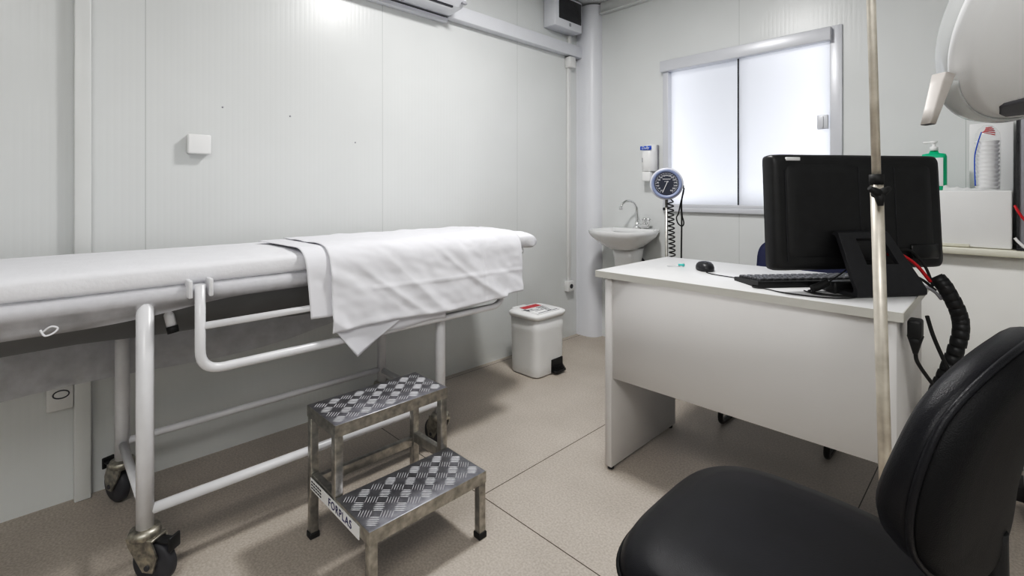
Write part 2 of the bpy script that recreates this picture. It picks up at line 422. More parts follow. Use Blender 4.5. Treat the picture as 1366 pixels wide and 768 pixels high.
# ---------------------------------------------------------------- sink
sk = thing('sink', 'white ceramic pedestal sink in the back corner', 'sink', (-1.77, 2.78, 0))
b = bm_(); rings = []
def basin_ring(s, z, back=True):
    out = []
    for p in superring(-1.77, 2.76, z, .215 * s, .195 * s, 2.6, 48):
        if p.y > 2.955: p.y = 2.955
        out.append(p)
    return out
for s, z in [(.34, .675), (.45, .683), (.64, .706), (.82, .737), (.94, .762), (.99, .780), (1.0, .795), (.985, .802), (.93, .800), (.86, .792), (.80, .77), (.66, .745), (.4, .725), (.1, .72)]:
    rings.append(basin_ring(s, z))
loft(b, rings, True, True, True)
obj('basin', b, M_ceram, sk)
b = bm_(); box(b, (-1.93, 2.865, .775), (-1.61, 2.955, .806), .012, 4); obj('tap_ledge', b, M_ceram, sk)
b = bm_()
loft(b, [superring(-1.77, 2.82, z, r, r * .95, 2.5, 32) for z, r in [(0, .105), (.02, .10), (.1, .082), (.35, .074), (.60, .085), (.682, .10)]], True, True, True)
obj('pedestal', b, M_ceram, sk)
b = bm_(); lathe(b, [(.024, .806), (.024, .818), (.016, .822), (.014, .85), (.010, .856)], (-1.75, 2.90, 0)); box(b, (-1.76, 2.885, .812), (-1.66, 2.915, .838), .01, 3)
fc = obj('faucet', b, M_chrome, sk)
b = bm_(); pts = [(-1.75, 2.90, .84), (-1.75, 2.90, .90), (-1.752, 2.895, .945), (-1.765, 2.87, .982), (-1.785, 2.83, .990), (-1.80, 2.80, .97), (-1.806, 2.79, .945)]
tube(b, spline(pts), .0085); lathe(b, [(.011, -.012), (.011, .012)], (-1.806, 2.79, .942)); obj('spout', b, M_chrome, fc)
for dx in (.055, .085):
    b = bm_(); lathe(b, [(.008, .836), (.007, .852), (.014, .856), (.015, .872), (.008, .88)], (-1.75 + dx, 2.90, 0), seg=16)
    for k in range(3): box(b, (-1.75 + dx - .022, 2.897, .860), (-1.75 + dx + .022, 2.903, .868), .002, 1, Matrix.Translation((-1.75 + dx, 2.9, 0)) @ Matrix.Rotation(k * PI / 3, 4, 'Z') @ Matrix.Translation((1.75 - dx, -2.9, 0)))
    obj('tap_handle', b, M_chrome, fc)
b = bm_(); tube(b, spline([(-1.70, 2.86, .62), (-1.66, 2.90, .55), (-1.63, 2.945, .46)]), .008); obj('supply_hose', b, M_dark, sk)

# ---------------------------------------------------------------- soap dispenser
sd = thing('soap_dispenser', 'white liquid soap dispenser with blue label on the wall above the sink', 'soap dispenser', (-1.665, YB, 1.12))
b = bm_(); R = []
for z, wd, dp in [(1.185, .042, .085), (1.19, .046, .09), (1.26, .047, .097), (1.31, .046, .093), (1.345, .042, .075), (1.362, .033, .05), (1.366, .02, .03)]:
    ring = superring(-1.665, YB, z, wd, dp, 3.2, 40)
    for p in ring: p.y = min(p.y, YB - .001)
    R.append(ring)
loft(b, R, True, True, True); obj('body', b, M_lidpl, sd)
b = bm_(); box(b, (-1.700, YB - .085, 1.122), (-1.640, YB - .002, 1.184), .006); obj('push_bar', b, M_lidpl, sd)
b = bm_(); box(b, (-1.707, YB - .094, 1.326), (-1.627, YB - .0865, 1.352), .002, 1, None); lb = obj('label_sticker', b, M_blue, sd)
bmt = text_bm('Dully', .026, frame3((-1.668, YB - .0955, 1.339), (1, 0, 0), (0, 0, 1)), shear=.25); obj('lettering', bmt, M_white, lb)
b = bm_(); box(b, (-1.692, YB - .0985, 1.245), (-1.686, YB - .093, 1.275), .003, 2); obj('level_window', b, M_grey, sd)
b = bm_(); box(b, (-1.624, YB - .03, 1.15), (-1.617, YB - .004, 1.36), .003); obj('back_plate', b, M_grey, sd)

# ---------------------------------------------------------------- trash bin
bn = thing('trash_bin', 'white plastic pedal bin with red warning sticker near the corner', 'trash bin', (-1.98, 2.12, 0), 0)
BX0, BX1, BY0, BY1 = -2.065, -1.835, 1.985, 2.265
cx, cy = (BX0 + BX1) / 2, (BY0 + BY1) / 2
b = bm_()
R = [superring(cx, cy, z, .113 * s, .128 * s, 6, 64) for z, s in [(.004, .94), (.012, .965), (.06, .975), (.26, 1.0), (.335, 1.02)]]
loft(b, R, True, True, True); obj('body', b, M_plast, bn)
b = bm_()
R = [superring(cx, cy, z, .123 * s, .139 * s, 5.5, 64) for z, s in [(.330, 1.0), (.348, 1.02), (.354, 1.0), (.360, .9), (.364, .6), (.365, .1)]]
loft(b, R, True, True, True); box(b, (cx - .155, cy - .06, .338), (cx - .10, cy + .05, .354), .006, 3); ld = obj('lid', b, M_lidpl, bn)
b = bm_(); box(b, (cx - .03, cy - .105, .3605), (cx + .105, cy + .08, .3655), .001, 1); sticker = obj('sticker', b, M_white, ld)
b = bm_(); box(b, (cx - .072, cy - .075, .3648), (cx - .025, cy + .065, .3668)); obj('red_panel', b, M_red, sticker)
b = bm_()
for k in range(3): box(b, (cx + .0 + k * .022, cy - .09 + .012 * k, .3652), (cx + .006 + k * .022, cy - .045 + .03 * k, .3665))
for k in range(6): box(b, (cx - .01 + k * .018, cy + .0, .3652), (cx - .005 + k * .018, cy + .06 - .006 * k, .3665))
box(b, (cx + .09, cy - .09, .3652), (cx + .096, cy + .07, .3665)); box(b, (cx - .02, cy - .10, .3652), (cx + .03, cy - .085, .3665))
obj('printed_lines', b, M_ink, sticker)
b = bm_(); box(b, (cx + .100, cy + .0, .012), (cx + .1155, cy + .095, .085)); box(b, (cx + .095, cy + .005, .012), (cx + .145, cy + .09, .024), .003)
for k in range(4): box(b, (cx + .110, cy + .012 + .0, .024 + k * .006), (cx + .145 - .006 * k, cy + .088, .027 + k * .006))
obj('pedal', b, M_black, bn)

# ---------------------------------------------------------------- hospital stretcher
XF, XB_ = -1.63, -2.10
LY0, LY1 = .215, 1.19
BYA, BYB = -.33, 1.70
st = thing('hospital_stretcher', 'white tubular hospital stretcher on casters along the left wall', 'stretcher', (-1.87, .7, 0))
b = bm_(); ring = fillet([(XF, BYA, .766), (XF, BYB, .766), (XB_, BYB, .766), (XB_, BYA, .766)], .09, 8, True); tube(b, ring, .019, 14, True); obj('top_frame', b, M_bedw, st)
for y in (LY0, LY1, .7):
    b = bm_(); tube(b, [(XF, y, .752), (XB_, y, .752)], .014); obj('cross_tube', b, M_bedw, st)
def caster(x, y, legobj, ang, r=.058, brake=True):
    R = Matrix.Translation((x, y, 0)) @ Matrix.Rotation(ang, 4, 'Z')
    wz = r; off = .03
    b = bm_(); lathe(b, [(.016, .150), (.034, .146), (.038, .136), (.036, .126), (.026, .120)], (x, y, 0), seg=24)
    for s in (-1, 1):
        t = bmesh.new()
        pts = [(-.034, .128), (.040, .128), (.058, .085), (.046, .045), (.016, .045), (-.028, .108)]
        for yy in (s * .021, s * .025):
            pass
        va = [t.verts.new((px, s * .020, pz)) for px, pz in pts]; vb = [t.verts.new((px, s * .025, pz)) for px, pz in pts]
        n = len(pts)
        for i in range(n): t.faces.new((va[i], va[(i + 1) % n], vb[(i + 1) % n], vb[i]))
        t.faces.new(va); t.faces.new(vb)
        bmesh.ops.transform(t, matrix=R, verts=t.verts); merge(b, t)
    box(b, (-.034, -.025, .122), (.045, .025, .130), .003, 2, R)
    cst = obj('caster', b, M_zinc, legobj)
    b = bm_()
    prof = [(.010, -.016), (r * .55, -.017), (r * .62, -.014), (r * .85, -.015), (r, -.009), (r, .009), (r * .85, .015), (r * .62, .014), (r * .55, .017), (.010, .016)]
    m = R @ Matrix.Translation((off, 0, wz)) @ Matrix.Rotation(PI / 2, 4, 'X')
    lathe(b, prof, (0, 0, 0), 'Z', 36, m)
    lathe(b, [(.007, -.028), (.007, .028)], (0, 0, 0), 'Z', 12, m)
    tag = obj('wheel', b, M_wheel, st)
    if brake:
        b = bm_(); box(b, (.04, -.014, .116), (.088, .014, .124), .003, 2, R)
        box(b, (.084, -.018, .098), (.091, .018, .136), .003, 2, R)
        obj('brake_pedal', b, M_black, st)
for i, (x, y, a, rr) in enumerate([(XF, LY0, math.radians(38), .058), (XB_, LY0, math.radians(200), .058), (XF, LY1, math.radians(185), .058), (XB_, LY1, math.radians(120), .058)]):
    b = bm_(); tube(b, [(x, y, .142), (x, y, .45), (x, y, .752)], .0205, 18); lg = obj('leg', b, M_bedw, st)
    caster(x, y, lg, a, rr, i < 2)
for x, z in ((XF, .19), (XB_, .205)):
    b = bm_(); tube(b, [(x, LY0, z), (x, LY1, z)], .0145 if x == XF else .0125); obj('lower_rail', b, M_bedw, st)
for y in (LY0, LY1):
    b = bm_(); tube(b, [(XF, y, .175 + .02), (XB_, y, .20)], .0125); obj('lower_cross_rail', b, M_bedw, st)
# folding side guard
gx = -1.592
gr = bm_(); tube(gr, fillet([(gx, .335, .79), (gx, .335, .545), (gx, 1.50, .545), (gx, 1.50, .72)], .06, 8), .0135); g_ = obj('side_guard', gr, M_bedw, st)
b = bm_(); tube(b, [(gx, .335, .672), (gx, 1.50, .672)], .0105); obj('guard_bar', b, M_bedw, g_)
for y in (.31, .36):
    b = bm_(); box(b, (XF - .004, y - .005, .755), (gx + .014, y + .005, .805), .003); obj('guard_bracket', b, M_bedw, g_)
# back-rest lever with black tip
b = bm_(); tube(b, [(-1.69, .27, .735), (-1.675, .283, .665)], .013); lv = obj('lever', b, M_bedw, st)
b = bm_(); tube(b, [(-1.675, .283, .667), (-1.671, .286, .648)], .0145); obj('lever_tip', b, M_rubber, lv)
# sagging grey vinyl base
b = bm_(); rows = []
for i in range(41):
    y = BYA + .03 + (BYB - BYA - .1) * i / 40; row = []
    for j in range(25):
        t = j / 24; x = XF - .025 + (XB_ + .025 - XF + .025) * t
        sag = (math.sin(PI * t) ** .55)
        dz = .135 + .03 * max(0, min(1, (y - .1) / .8)) + .008 * noise.noise(Vector((y * 5, t * 3, 1)))
        row.append(Vector((x, y, .755 - sag * dz)))
    rows.append(row)
loft(b, rows, False); obj('sling_base', b, M_vinyl, st)
# rolled edge of the sling
b = bm_(); tube(b, spline([(-1.80, y, .645 - .01 * math.sin(y * 4) - .02 * max(0, y)) for y in (.25, .3, .5, .7, .9, 1.2)]), .006, 8); obj('sling_seam', b, M_vinyl, st)

# mattress
MX0, MX1, MY0, MY1, MZ0, MZ1 = -2.125, -1.625, -.36, 1.79, .782, .852
b = bm_(); rows = []
def matt_ring(y, s=1.0, ztop=MZ1, drop=0):
    cxm = (MX0 + MX1) / 2; hx = (MX1 - MX0) / 2 * (1 - (1 - s) * .25); zc = (MZ0 + ztop) / 2 - drop; hz = (ztop - MZ0) / 2 * s
    return [Vector((p.x, y, p.y)) for p in superring(cxm, zc, 0, hx, hz, 4.5, 64)]
sec = [(MY0, .3, 0), (MY0 + .012, .75, 0), (MY0 + .035, 1, 0), (.3, 1, 0), (1.2, 1, 0), (1.6, 1, 0), (1.70, .98, .0), (1.75, .85, .004), (1.78, .6, .008), (1.79, .3, .010)]
loft(b, [matt_ring(y, s, MZ1, d) for y, s, d in sec], True, True, True)
single('mattress', b, M_matt, 'thin padded mattress lying on the white stretcher under the sheets', 'mattress', (-1.87, .7, MZ0))

# white non-woven sheet over the mattress
ps = thing('bed_sheet', 'white non-woven disposable sheet covering the stretcher mattress and hanging down behind', 'sheet', (-1.87, .7, .86))
b = bm_(); rings = []
ys = [MY0 - .004] + [MY0 + .02 + (1.70 - MY0 - .02) * i / 90 for i in range(91)] + [1.73, 1.755, 1.775, 1.79, 1.80]
def wr(p, amp):
    return amp * (noise.noise(Vector((p.x * 9, p.y * 3.0, p.z * 14))) + .5 * noise.noise(Vector((p.x * 22, p.y * 9, p.z * 30))))
for y in ys:
    if y > 1.70: k = (y - 1.70) / .10; s = max(.25, 1 - k ** 2.2 * .75); d = .012 * k
    else: s, d = 1.0, 0
    ring = matt_ring(y, s, MZ1, d); c = Vector(((MX0 + MX1) / 2, y, (MZ0 + MZ1) / 2)); out = []
    for p in ring:
        n = Vector((p.x - c.x, 0, (p.z - c.z) * 5)).normalized()
        e = .006 + wr(p, .003)
        if y > 1.66: e += .010 * noise.noise(Vector((p.x * 25, p.y * 25, p.z * 40))) + .006
        if y > 1.7 and p.z < .80: e += .004
        out.append(p + n * max(e, .002))
    rings.append(out)
loft(b, rings, True, True, True); obj('top_cover', b, M_sheet, ps, smooth=True)
# front droop over the tube
b = bm_(); rows = []
for i in range(101):
    y = MY0 + .02 + (1.60 - MY0 - .02) * i / 100
    zb = .748 - .052 * max(0, min(1, (.75 - y) / .85)) ** 1.0 - .006 * math.sin(y * 11)
    row = []
    prof = [(XF + .004, .800), (XF + .002, .790), (XF + .014, .7865), (XF + .0225, .776), (XF + .0235, .766), (XF + .022, .756), (XF + .016, .745)]
    n = 6
    for k in range(1, n + 1):
        t = k / n; prof.append((XF + .016 - .02 * t + .012 * t * noise.noise(Vector((y * 6, t * 2, 0))), .745 + (min(zb, .742) - .745) * t))
    for x, z in prof: row.append(Vector((x + .001 * noise.noise(Vector((y * 15, z * 20, 3))), y, z)))
    rows.append(row)
loft(b, rows, False); obj('front_drape', b, M_sheer, ps, smooth=True)
b = bm_(); tube(b, spline([(XF + .02, .012, .722), (XF + .026, .02, .708), (XF + .026, .035, .712), (XF + .024, .042, .722), (XF + .026, .03, .728), (XF + .022, .015, .716)]), .0022, 6); obj('tie_string', b, M_sheet, ps)
# rear drape hanging low behind
b = bm_(); rows = []
for i in range(81):
    y = -.36 + 1.75 * i / 80
    kk = max(0, min(1, (y - .05) / .95))
    zb = .405 + .05 * kk ** 1.5 + .015 * math.sin(y * 6 + 1) + (.10 * ((y - 1.0) / .4) if y > 1.0 else 0)
    row = []
    for k in range(25):
        t = k / 24; z = .80 + (zb - .80) * t
        x = -2.128 - .012 * t + .02 * t * noise.noise(Vector((y * 3.2, t * 1.6, 5))) + .008 * t * noise.noise(Vector((y * 9, t * 5, 2)))
        row.append(Vector((max(x, -2.2), y, z)))
    rows.append(row)
loft(b, rows, False); obj('rear_drape', b, M_sheer2, ps, smooth=True)

# folded cotton drape laid across the far half
tw = thing('cotton_drape', 'folded white cotton cloth draped over the far half of the bed', 'cloth', (-1.7, 1.15, .87))
def cloth_patch(y0, y1, zhem, xr, ny, ns, off, seed, rear_skew=0.0, hemf=None, right_end=None):
    rows = []
    for i in range(ny + 1):
        v = i / ny; y = y0 + (y1 - y0) * v
        top = MZ1 + .012 + off
        # dip of the mattress at its far end
        zt = top - (.022 * ((y - 1.62) / .16) ** 2 if y > 1.62 else 0)
        hem = zhem + (hemf(y) if hemf else 0)
        path = fillet([(xr, 0, zt), (-1.582 + off if off > .003 else -1.586, 0, zt), (-1.566 + off if off > .003 else -1.572, 0, hem)], .075, 10)
        # resample by length
        L = [0]
        for a, c in zip(path[:-1], path[1:]): L.append(L[-1] + (c - a).length)
        row = []; k = 0
        for j in range(ns + 1):
            s = L[-1] * j / ns
            while k < len(L) - 2 and L[k + 1] < s: k += 1
            t = (s - L[k]) / max(1e-6, L[k + 1] - L[k]); p = path[k].lerp(path[k + 1], t); d = (path[k + 1] - path[k]).normalized()
            nrm = Vector((-d.z, 0, d.x));  nrm = nrm if (nrm.z > 0 or nrm.x > 0) else -nrm
            u = j / ns; yy = y + rear_skew * (1 - u)
            hang = max(0, min(1, (zt - .04 - p.z) / .2))
            q = Vector((yy * 4.2 + p.z * 2.2 - p.x * 3, (p.x - p.z) * 5.0, seed))
            e = .0055 * noise.noise(q) + .0045 * noise.noise(q * 2.6) + .002 * noise.noise(q * 6)
            rg = 1 - abs(noise.noise(Vector((yy * 3.1 + p.z * 2.8, (p.x - p.z) * 2.4 - yy * 1.2, seed + 11))))
            e += .0055 * max(0, (rg - .86) / .14) ** 1.5 * (.35 + hang)
            # diagonal folds falling from the top edge
            dg = math.sin((yy * 1.0 - (p.x - p.z) * .75) * 21 + 2.5 * noise.noise(Vector((yy * 2, p.z * 3, seed))))
            e += .0060 * max(0, dg) ** 3 * (1 - abs(hang - .25))
            e += .007 * hang * noise.noise(Vector((yy * 3.5 + p.z * 1.5, 1.5, seed + 3)))
            # ironed-in crease lines
            zc_ = .708 - .02 * (yy - 1.0)
            if yy > .85 and hang > 0: e += .0030 * math.exp(-((p.z - zc_) / .006) ** 2)
            e += .0022 * math.exp(-((yy - 1.375) / .007) ** 2) * max(0, min(1, hang * 3))
            if j >= ns - 2 or i <= 1 or i >= ny - 1: e += .0012
            if hang < .3: e = e * hang / .3 + abs(e) * .7 * (1 - hang / .3)
            e = max(e, -.002) if off > .003 else max(min(e, 0), -.003); row.append(Vector((p.x, yy, p.z)) + nrm * (e + .001))
        rows.append(row)
    return rows
def to_obj(rows, name, parent, thick=.002):
    b = bm_(); loft(b, rows, False); o = obj(name, b, M_cloth, parent, smooth=True)
    s = o.modifiers.new('thick', 'SOLIDIFY'); s.thickness = thick; s.offset = -1
    return o
to_obj(cloth_patch(.705, 1.605, .582, -1.98, 130, 90, .006, 3.0, -.01, lambda y: .006 * math.sin(y * 9) + (.01 if y > 1.5 else 0)), 'upper_layer', tw)
to_obj(cloth_patch(.637, .98, .642, -1.97, 50, 70, .001, 8.0, -.035, lambda y: -.004 * math.sin(y * 20)), 'lower_layer', tw)
# corner that hangs below the hem
b = bm_(); rows = []
for i in range(17):
    v = i / 16; row = []
    for j in range(13):
        u = j / 12
        top = Vector((-1.577, .715 + .26 * v, .612)); tip = Vector((-1.572, .795, .483))
        base = Vector((-1.576, .715 + .26 * v, .590))
        w_ = max(0, 1 - abs(v - .3125) / (.3125 if v < .3125 else .6875))
        p = Vector((-1.5725 + .005 * u, top.y, top.z + (base.z + (tip.z - base.z) * w_ - top.z) * u)); p.x += .003 * math.sin(v * 9) * u * u
        row.append(p)
    rows.append(row)
loft(b, rows, False); o = obj('hanging_corner', b, M_cloth, tw, smooth=True); o.modifiers.new('thick', 'SOLIDIFY').thickness = .002
b = bm_(); rows = []
for i in range(41):
    v = i / 40; y = .74 + .44 * v; row = []
    for j in range(9):
        u = j / 8; zb = .556 - .012 * v + .006 * math.sin(v * 9)
        row.append(Vector((-1.5770 + .001 * u + .0008 * math.sin(v * 16) * u, y, .66 + (zb - .66) * u)))
    rows.append(row)
loft(b, rows, False); o = obj('under_layer', b, M_cloth, tw, smooth=True); o.modifiers.new('thick', 'SOLIDIFY').thickness = .002

# ---------------------------------------------------------------- step stool
ss = thing('step_stool', 'two-step metal stool with diamond tread plates beside the bed', 'step stool', (-1.31, .79, 0))
SX0, SXM, SX1, SY0, SY1 = -1.50, -1.308, -1.115, .597, .985
def tread(name, x0, x1, zt, hgt):
    b = bm_(); box(b, (x0, SY0 + .0032, zt - hgt), (x0 + .003, SY1 - .0032, zt)); box(b, (x1 - .003, SY0 + .0032, zt - hgt), (x1, SY1 - .0032, zt))
    box(b, (x0, SY0, zt - hgt), (x1, SY0 + .003, zt)); box(b, (x0, SY1 - .003, zt - hgt), (x1, SY1, zt))
    fr = obj(name, b, M_steel, ss)
    b = bm_(); box(b, (x0 + .001, SY0 + .001, zt - .004), (x1 - .001, SY1 - .001, zt + .0006), .002)
    pl = obj('tread_plate', b, M_tread, fr)
    b = bm_(); cell = .0415
    nx = int((x1 - x0 - .006) / cell); ny = int((SY1 - SY0 - .006) / cell)
    for i in range(nx):
        for j in range(ny):
            ccx = x0 + .003 + cell * .5 + (x1 - x0 - .006 - nx * cell) / 2 + i * cell
            ccy = SY0 + .003 + cell * .5 + (SY1 - SY0 - .006 - ny * cell) / 2 + j * cell
            a = PI / 4 if (i + j) % 2 else -PI / 4
            ca, sa = math.cos(a), math.sin(a)
            for k in range(5):
                o = (k - 2) * .0074; hl = .0190 - .0014 * abs(k - 2); hw = .0011
                def P(l, w_, z): l2 = l; return (ccx + ca * l2 - sa * (w_ + o), ccy + sa * l2 + ca * (w_ + o), zt + z)
                vs = [b.verts.new(P(*q)) for q in [(-hl, 0, .0004), (-hl * .5, -hw, .0004), (hl * .5, -hw, .0004), (hl, 0, .0004), (hl * .5, hw, .0004), (-hl * .5, hw, .0004)]]
                t1 = b.verts.new(P(-hl * .5, 0, .0017)); t2 = b.verts.new(P(hl * .5, 0, .0017))
                for f in ((vs[0], vs[1], t1), (vs[1], vs[2], t2, t1), (vs[2], vs[3], t2), (vs[3], vs[4], t2), (vs[4], vs[5], t1, t2), (vs[5], vs[0], t1)): b.faces.new(f)
    obj('tread_pattern', b, M_rib, fr)
tread('upper_step', SX0, SXM, .400, .034)
tread('lower_step', SXM, SX1, .200, .034)
def leg_box(x, y, z0, z1, foot=True, s=.024):
    b = bm_(); box(b, (x, y, z0), (x + s, y + s, z1), .002); l = obj('leg', b, M_steel, ss)
    if foot:
        b = bm_(); box(b, (x - .003, y - .003, 0), (x + s + .003, y + s + .003, .018), .003); obj('rubber_foot', b, M_rubber, l)
for y in (SY0 + .001, SY1 - .025):
    leg_box(SX0 + .001, y, .012, .370); leg_box(SX1 - .025, y, .012, .170)
    leg_box(SXM - .026, y, .166, .370, False)
b = bm_(); box(b, (SX0 + .004, SY0 + .003, .166), (SXM + .01, SY0 + .024, .198), .001); obj('side_rail', b, M_steel, ss)
b = bm_(); box(b, (SX0 + .004, SY1 - .024, .166), (SXM + .01, SY1 - .003, .198), .001); obj('side_rail', b, M_steel, ss)
b = bm_(); box(b, (SX0 + .003, SY0 + .02, .150), (SX0 + .022, SY1 - .02, .180), .001); obj('back_rail', b, M_steel, ss)
b = bm_(); box(b, (-1.470, SY0 - .0022, .158), (-1.165, SY0 - .0004, .192)); npl = obj('name_plate', b, M_white, ss)
bmt = text_bm('FORPLAS', .031, frame3((-1.275, SY0 - .0027, .1755), (1, 0, 0), (0, 0, 1)), spacing=1.18); obj('lettering', bmt, M_navy, npl)
b = bm_()
for k in range(3):
    for j in range(5): box(b, (-1.462 + j * .0145, SY0 - .0030, .164 + k * .009), (-1.452 + j * .0145, SY0 - .0020, .168 + k * .009))
obj('small_print', b, M_ink, npl)

# ---------------------------------------------------------------- desk
dk = thing('desk', 'white melamine office desk with modesty panel', 'desk', (-.64, 1.82, 0))
b = bm_(); box(b, (-1.108, 1.54, .725), (-.183, 2.10, .75), .0015, 1); obj('tabletop', b, [M_desk], dk)
b = bm_(); box(b, (-1.108, 1.538, .7255), (-.183, 1.5405, .7495)); box(b, (-.1835, 1.54, .7255), (-.181, 2.10, .7495)); box(b, (-1.1105, 1.54, .7255), (-1.1075, 2.10, .7495)); obj('edge_band', b, M_deske, dk)
for x in (-1.074, -.224):
    b = bm_(); box(b, (x, 1.552, .012), (x + .028, 2.055, .725), .001, 1); sp = obj('side_panel', b, M_deskp, dk)
    for y in (1.57, 2.03):
        b = bm_(); lathe(b, [(.012, 0), (.012, .012)], (x + .014, y, 0), seg=14); obj('glide_foot', b, M_dark, sp)
b = bm_(); box(b, (-1.046, 1.560, .347), (-.224, 1.578, .725), .001, 1); obj('modesty_panel', b, M_deskp, dk)

# ---------------------------------------------------------------- computer
RA = math.atan2(.803, .596)
pc = thing('desktop_monitor', 'black all-in-one computer seen from behind on the right end of the desk', 'computer', (-.227, 1.742, .75), RA)
tilt = Matrix.Rotation(math.radians(-3), 4, 'X')
b = bm_()
T = Matrix.Translation((-.012, .085, .066)) @ tilt
def mring(y, hx, z0, z1, n=14):
    return [T @ Vector((p.x, y, p.y)) for p in superring(0, (z0 + z1) / 2, 0, hx, (z1 - z0) / 2, n, 72)]
loft(b, [mring(*q) for q in [(.052, .284, .004, .346, 30), (.050, .287, .001, .349, 30), (.034, .288, 0, .350, 30), (.014, .286, .002, .348, 30), (.006, .281, .008, .342, 26), (.001, .268, .022, .330, 20)]], True, True, True)
shell = obj('back_shell', b, M_black, pc, local=True)
b = bm_(); loft(b, [mring(*q) for q in [(.0012, .245, .04, .318, 20), (-.003, .238, .046, .310, 18), (-.0055, .215, .07, .290, 14)]], True, False, True); obj('rear_bulge', b, M_black, pc, local=True)
b = bm_(); box(b, (-.27, .0515, .03), (.27, .0535, .32), 0, 1, T); obj('screen', b, M_blackgl, pc, local=True)
b = bm_(); box(b, (-.245, -.003, .328), (-.200, .0105, .338), .001, 1, T); obj('rating_sticker', b, M_white, pc, local=True)
for z in (.195, .132, .112, .092):
    b = bm_(); box(b, (-.279, .0055, z), (-.252, .012, z + .003), 0, 1, T); obj('port_mark', b, M_white, pc, local=True)
b = bm_(); box(b, (-.272, .003, .275), (-.268, .012, .28), 0, 1, T); obj('screw', b, M_white, pc, local=True)
for q in (((-.012, -.0066, .03), (-.010, -.0045, .31)), ((-.2515, -.001, .03), (-.2495, .008, .30)), ((.11, -.0066, .03), (.112, -.0045, .31))):
    b = bm_(); box(b, *q, 0, 1, T); obj('panel_joint', b, M_dark, pc, local=True)
b = bm_(); box(b, (.155, -.012, .03), (.25, .012, .075), .003, 1, T); obj('port_bay', b, M_blackgl, pc, local=True)
# loop stand: sloped plate with a slot, rolled foot, base tongue
b = bm_()
def plate(pts3, thick, hole=None): pass
w0, w1 = .080, .112
prof = [(.066, .182, 0.0), (.060, .186, 0.0), (.050, .182, .06), (.012, .045, .9), (.002, .020, 1.0), (.002, .006, 1.0), (.010, .0005, 1.0), (.16, .0005, .9)]
profi = [(.074, .175, 0.0), (.068, .176, 0.0), (.062, .172, .06), (.026, .045, .9), (.018, .024, 1.0), (.018, .016, 1.0), (.026, .0125, 1.0), (.16, .0125, .9)]
cx0, cx1 = -.052, .0
def srow(P, e):
    y, z, k = P; hw = w0 + (w1 - w0) * k; c_ = cx0 + (cx1 - cx0) * k
    return hw, c_, y, z
# outer and inner skins with a slot left open between the 3rd and 4th row
fr = [0, .30, .82, 1]
def skin(prof_, flip):
    V = []
    P2 = []
    for i, p in enumerate(prof_):
        P2.append(p)
        if i == 2:
            q = prof_[3]
            for t in (.12, .66): P2.append(tuple(a + (c - a) * t for a, c in zip(p, q)))
    for p in P2:
        hw, c_, y, z = srow(p, 0)
        V.append([b.verts.new((c_ - hw + 2 * hw * f, y, z)) for f in fr])
    for i in range(len(V) - 1):
        for j in range(3):
            if i == 3 and j == 1: continue
            b.faces.new((V[i][j], V[i][j + 1], V[i + 1][j + 1], V[i + 1][j]))
    return V
A = skin(prof, False); B = skin(profi, True)
for i in range(len(A) - 1):
    for j in (0, 3): b.faces.new((A[i][j], A[i + 1][j], B[i + 1][j], B[i][j]))
for j in range(3):
    b.faces.new((A[0][j], A[0][j + 1], B[0][j + 1], B[0][j])); b.faces.new((A[-1][j], A[-1][j + 1], B[-1][j + 1], B[-1][j]))
for (i0, j0, i1, j1) in ((3, 1, 3, 2), (3, 2, 4, 2), (4, 2, 4, 1), (4, 1, 3, 1)):
    b.faces.new((A[i0][j0], A[i1][j1], B[i1][j1], B[i0][j0]))
sto = obj('stand', b, M_stand, pc, local=True)
bv = sto.modifiers.new('bevel', 'BEVEL'); bv.width = .009; bv.segments = 3; bv.limit_method = 'ANGLE'; bv.angle_limit = math.radians(25)
b = bm_(); box(b, (-.09, .058, .10), (-.01, .080, .165), .004)
for k in range(4): box(b, (-.10, .050, .095 + k * .016), (-.06, .062, .101 + k * .016), .001, 1)
obj('hinge_vent', b, M_black, pc, local=True)
# keyboard
KB = thing('keyboard', 'black computer keyboard lying on the desk under the monitor', 'keyboard', (-.548 + .002, 1.613, .75), math.atan2(.777, .63))
b = bm_(); 
prof = [(0, 0), (.135, 0), (.138, .010), (.132, .0135), (.006, .0215), (0, .019)]
loft(b, [[Vector((x, y, z)) for y, z in prof] for x in (0, .44)], True, True, True, smooth=False); kcase = obj('case', b, M_blackgl, KB, local=True)
# the camera sees the rear edge first, keys stand above it
keys = 0
for r in range(5):
    y = .012 + r * .0242; n = 16; zt = .0215 - y * .063
    for c_ in range(n):
        x = .012 + c_ * .0262
        b = bm_(); box(b, (x, y, zt - .004), (x + .0225, y + .0200, zt + .0065), .003, 1)
        obj('key', b, M_keyc, KB, local=True); keys += 1
# mouse
ms = thing('computer_mouse', 'black wired mouse on the desk left of the keyboard', 'mouse', (-.818, 1.845, .75), math.radians(125))
b = bm_(); R = []
for z, s in [(0.0, .9), (.004, 1.0), (.014, .99), (.024, .88), (.031, .66), (.034, .35), (.035, .05)]:
    R.append([Vector((p.x * (1 if p.x > 0 else 1.05), p.y * (1 + .12 * math.cos(p.x * 40)), z - .16 * max(0, p.x) * (z / .035) * .8)) for p in superring(0, 0, 0, .052 * s, .029 * s, 2.6, 36)])
loft(b, R, True, True, True); obj('shell', b, M_stand, ms, local=True)
b = bm_(); lathe(b, [(.007, -.004), (.009, 0), (.007, .004)], (0, 0, 0), 'Z', 16, Matrix.Translation((-.028, 0, .027)) @ Matrix.Rotation(PI / 2, 4, 'X')); obj('scroll_wheel', b, M_blackgl, ms, local=True)
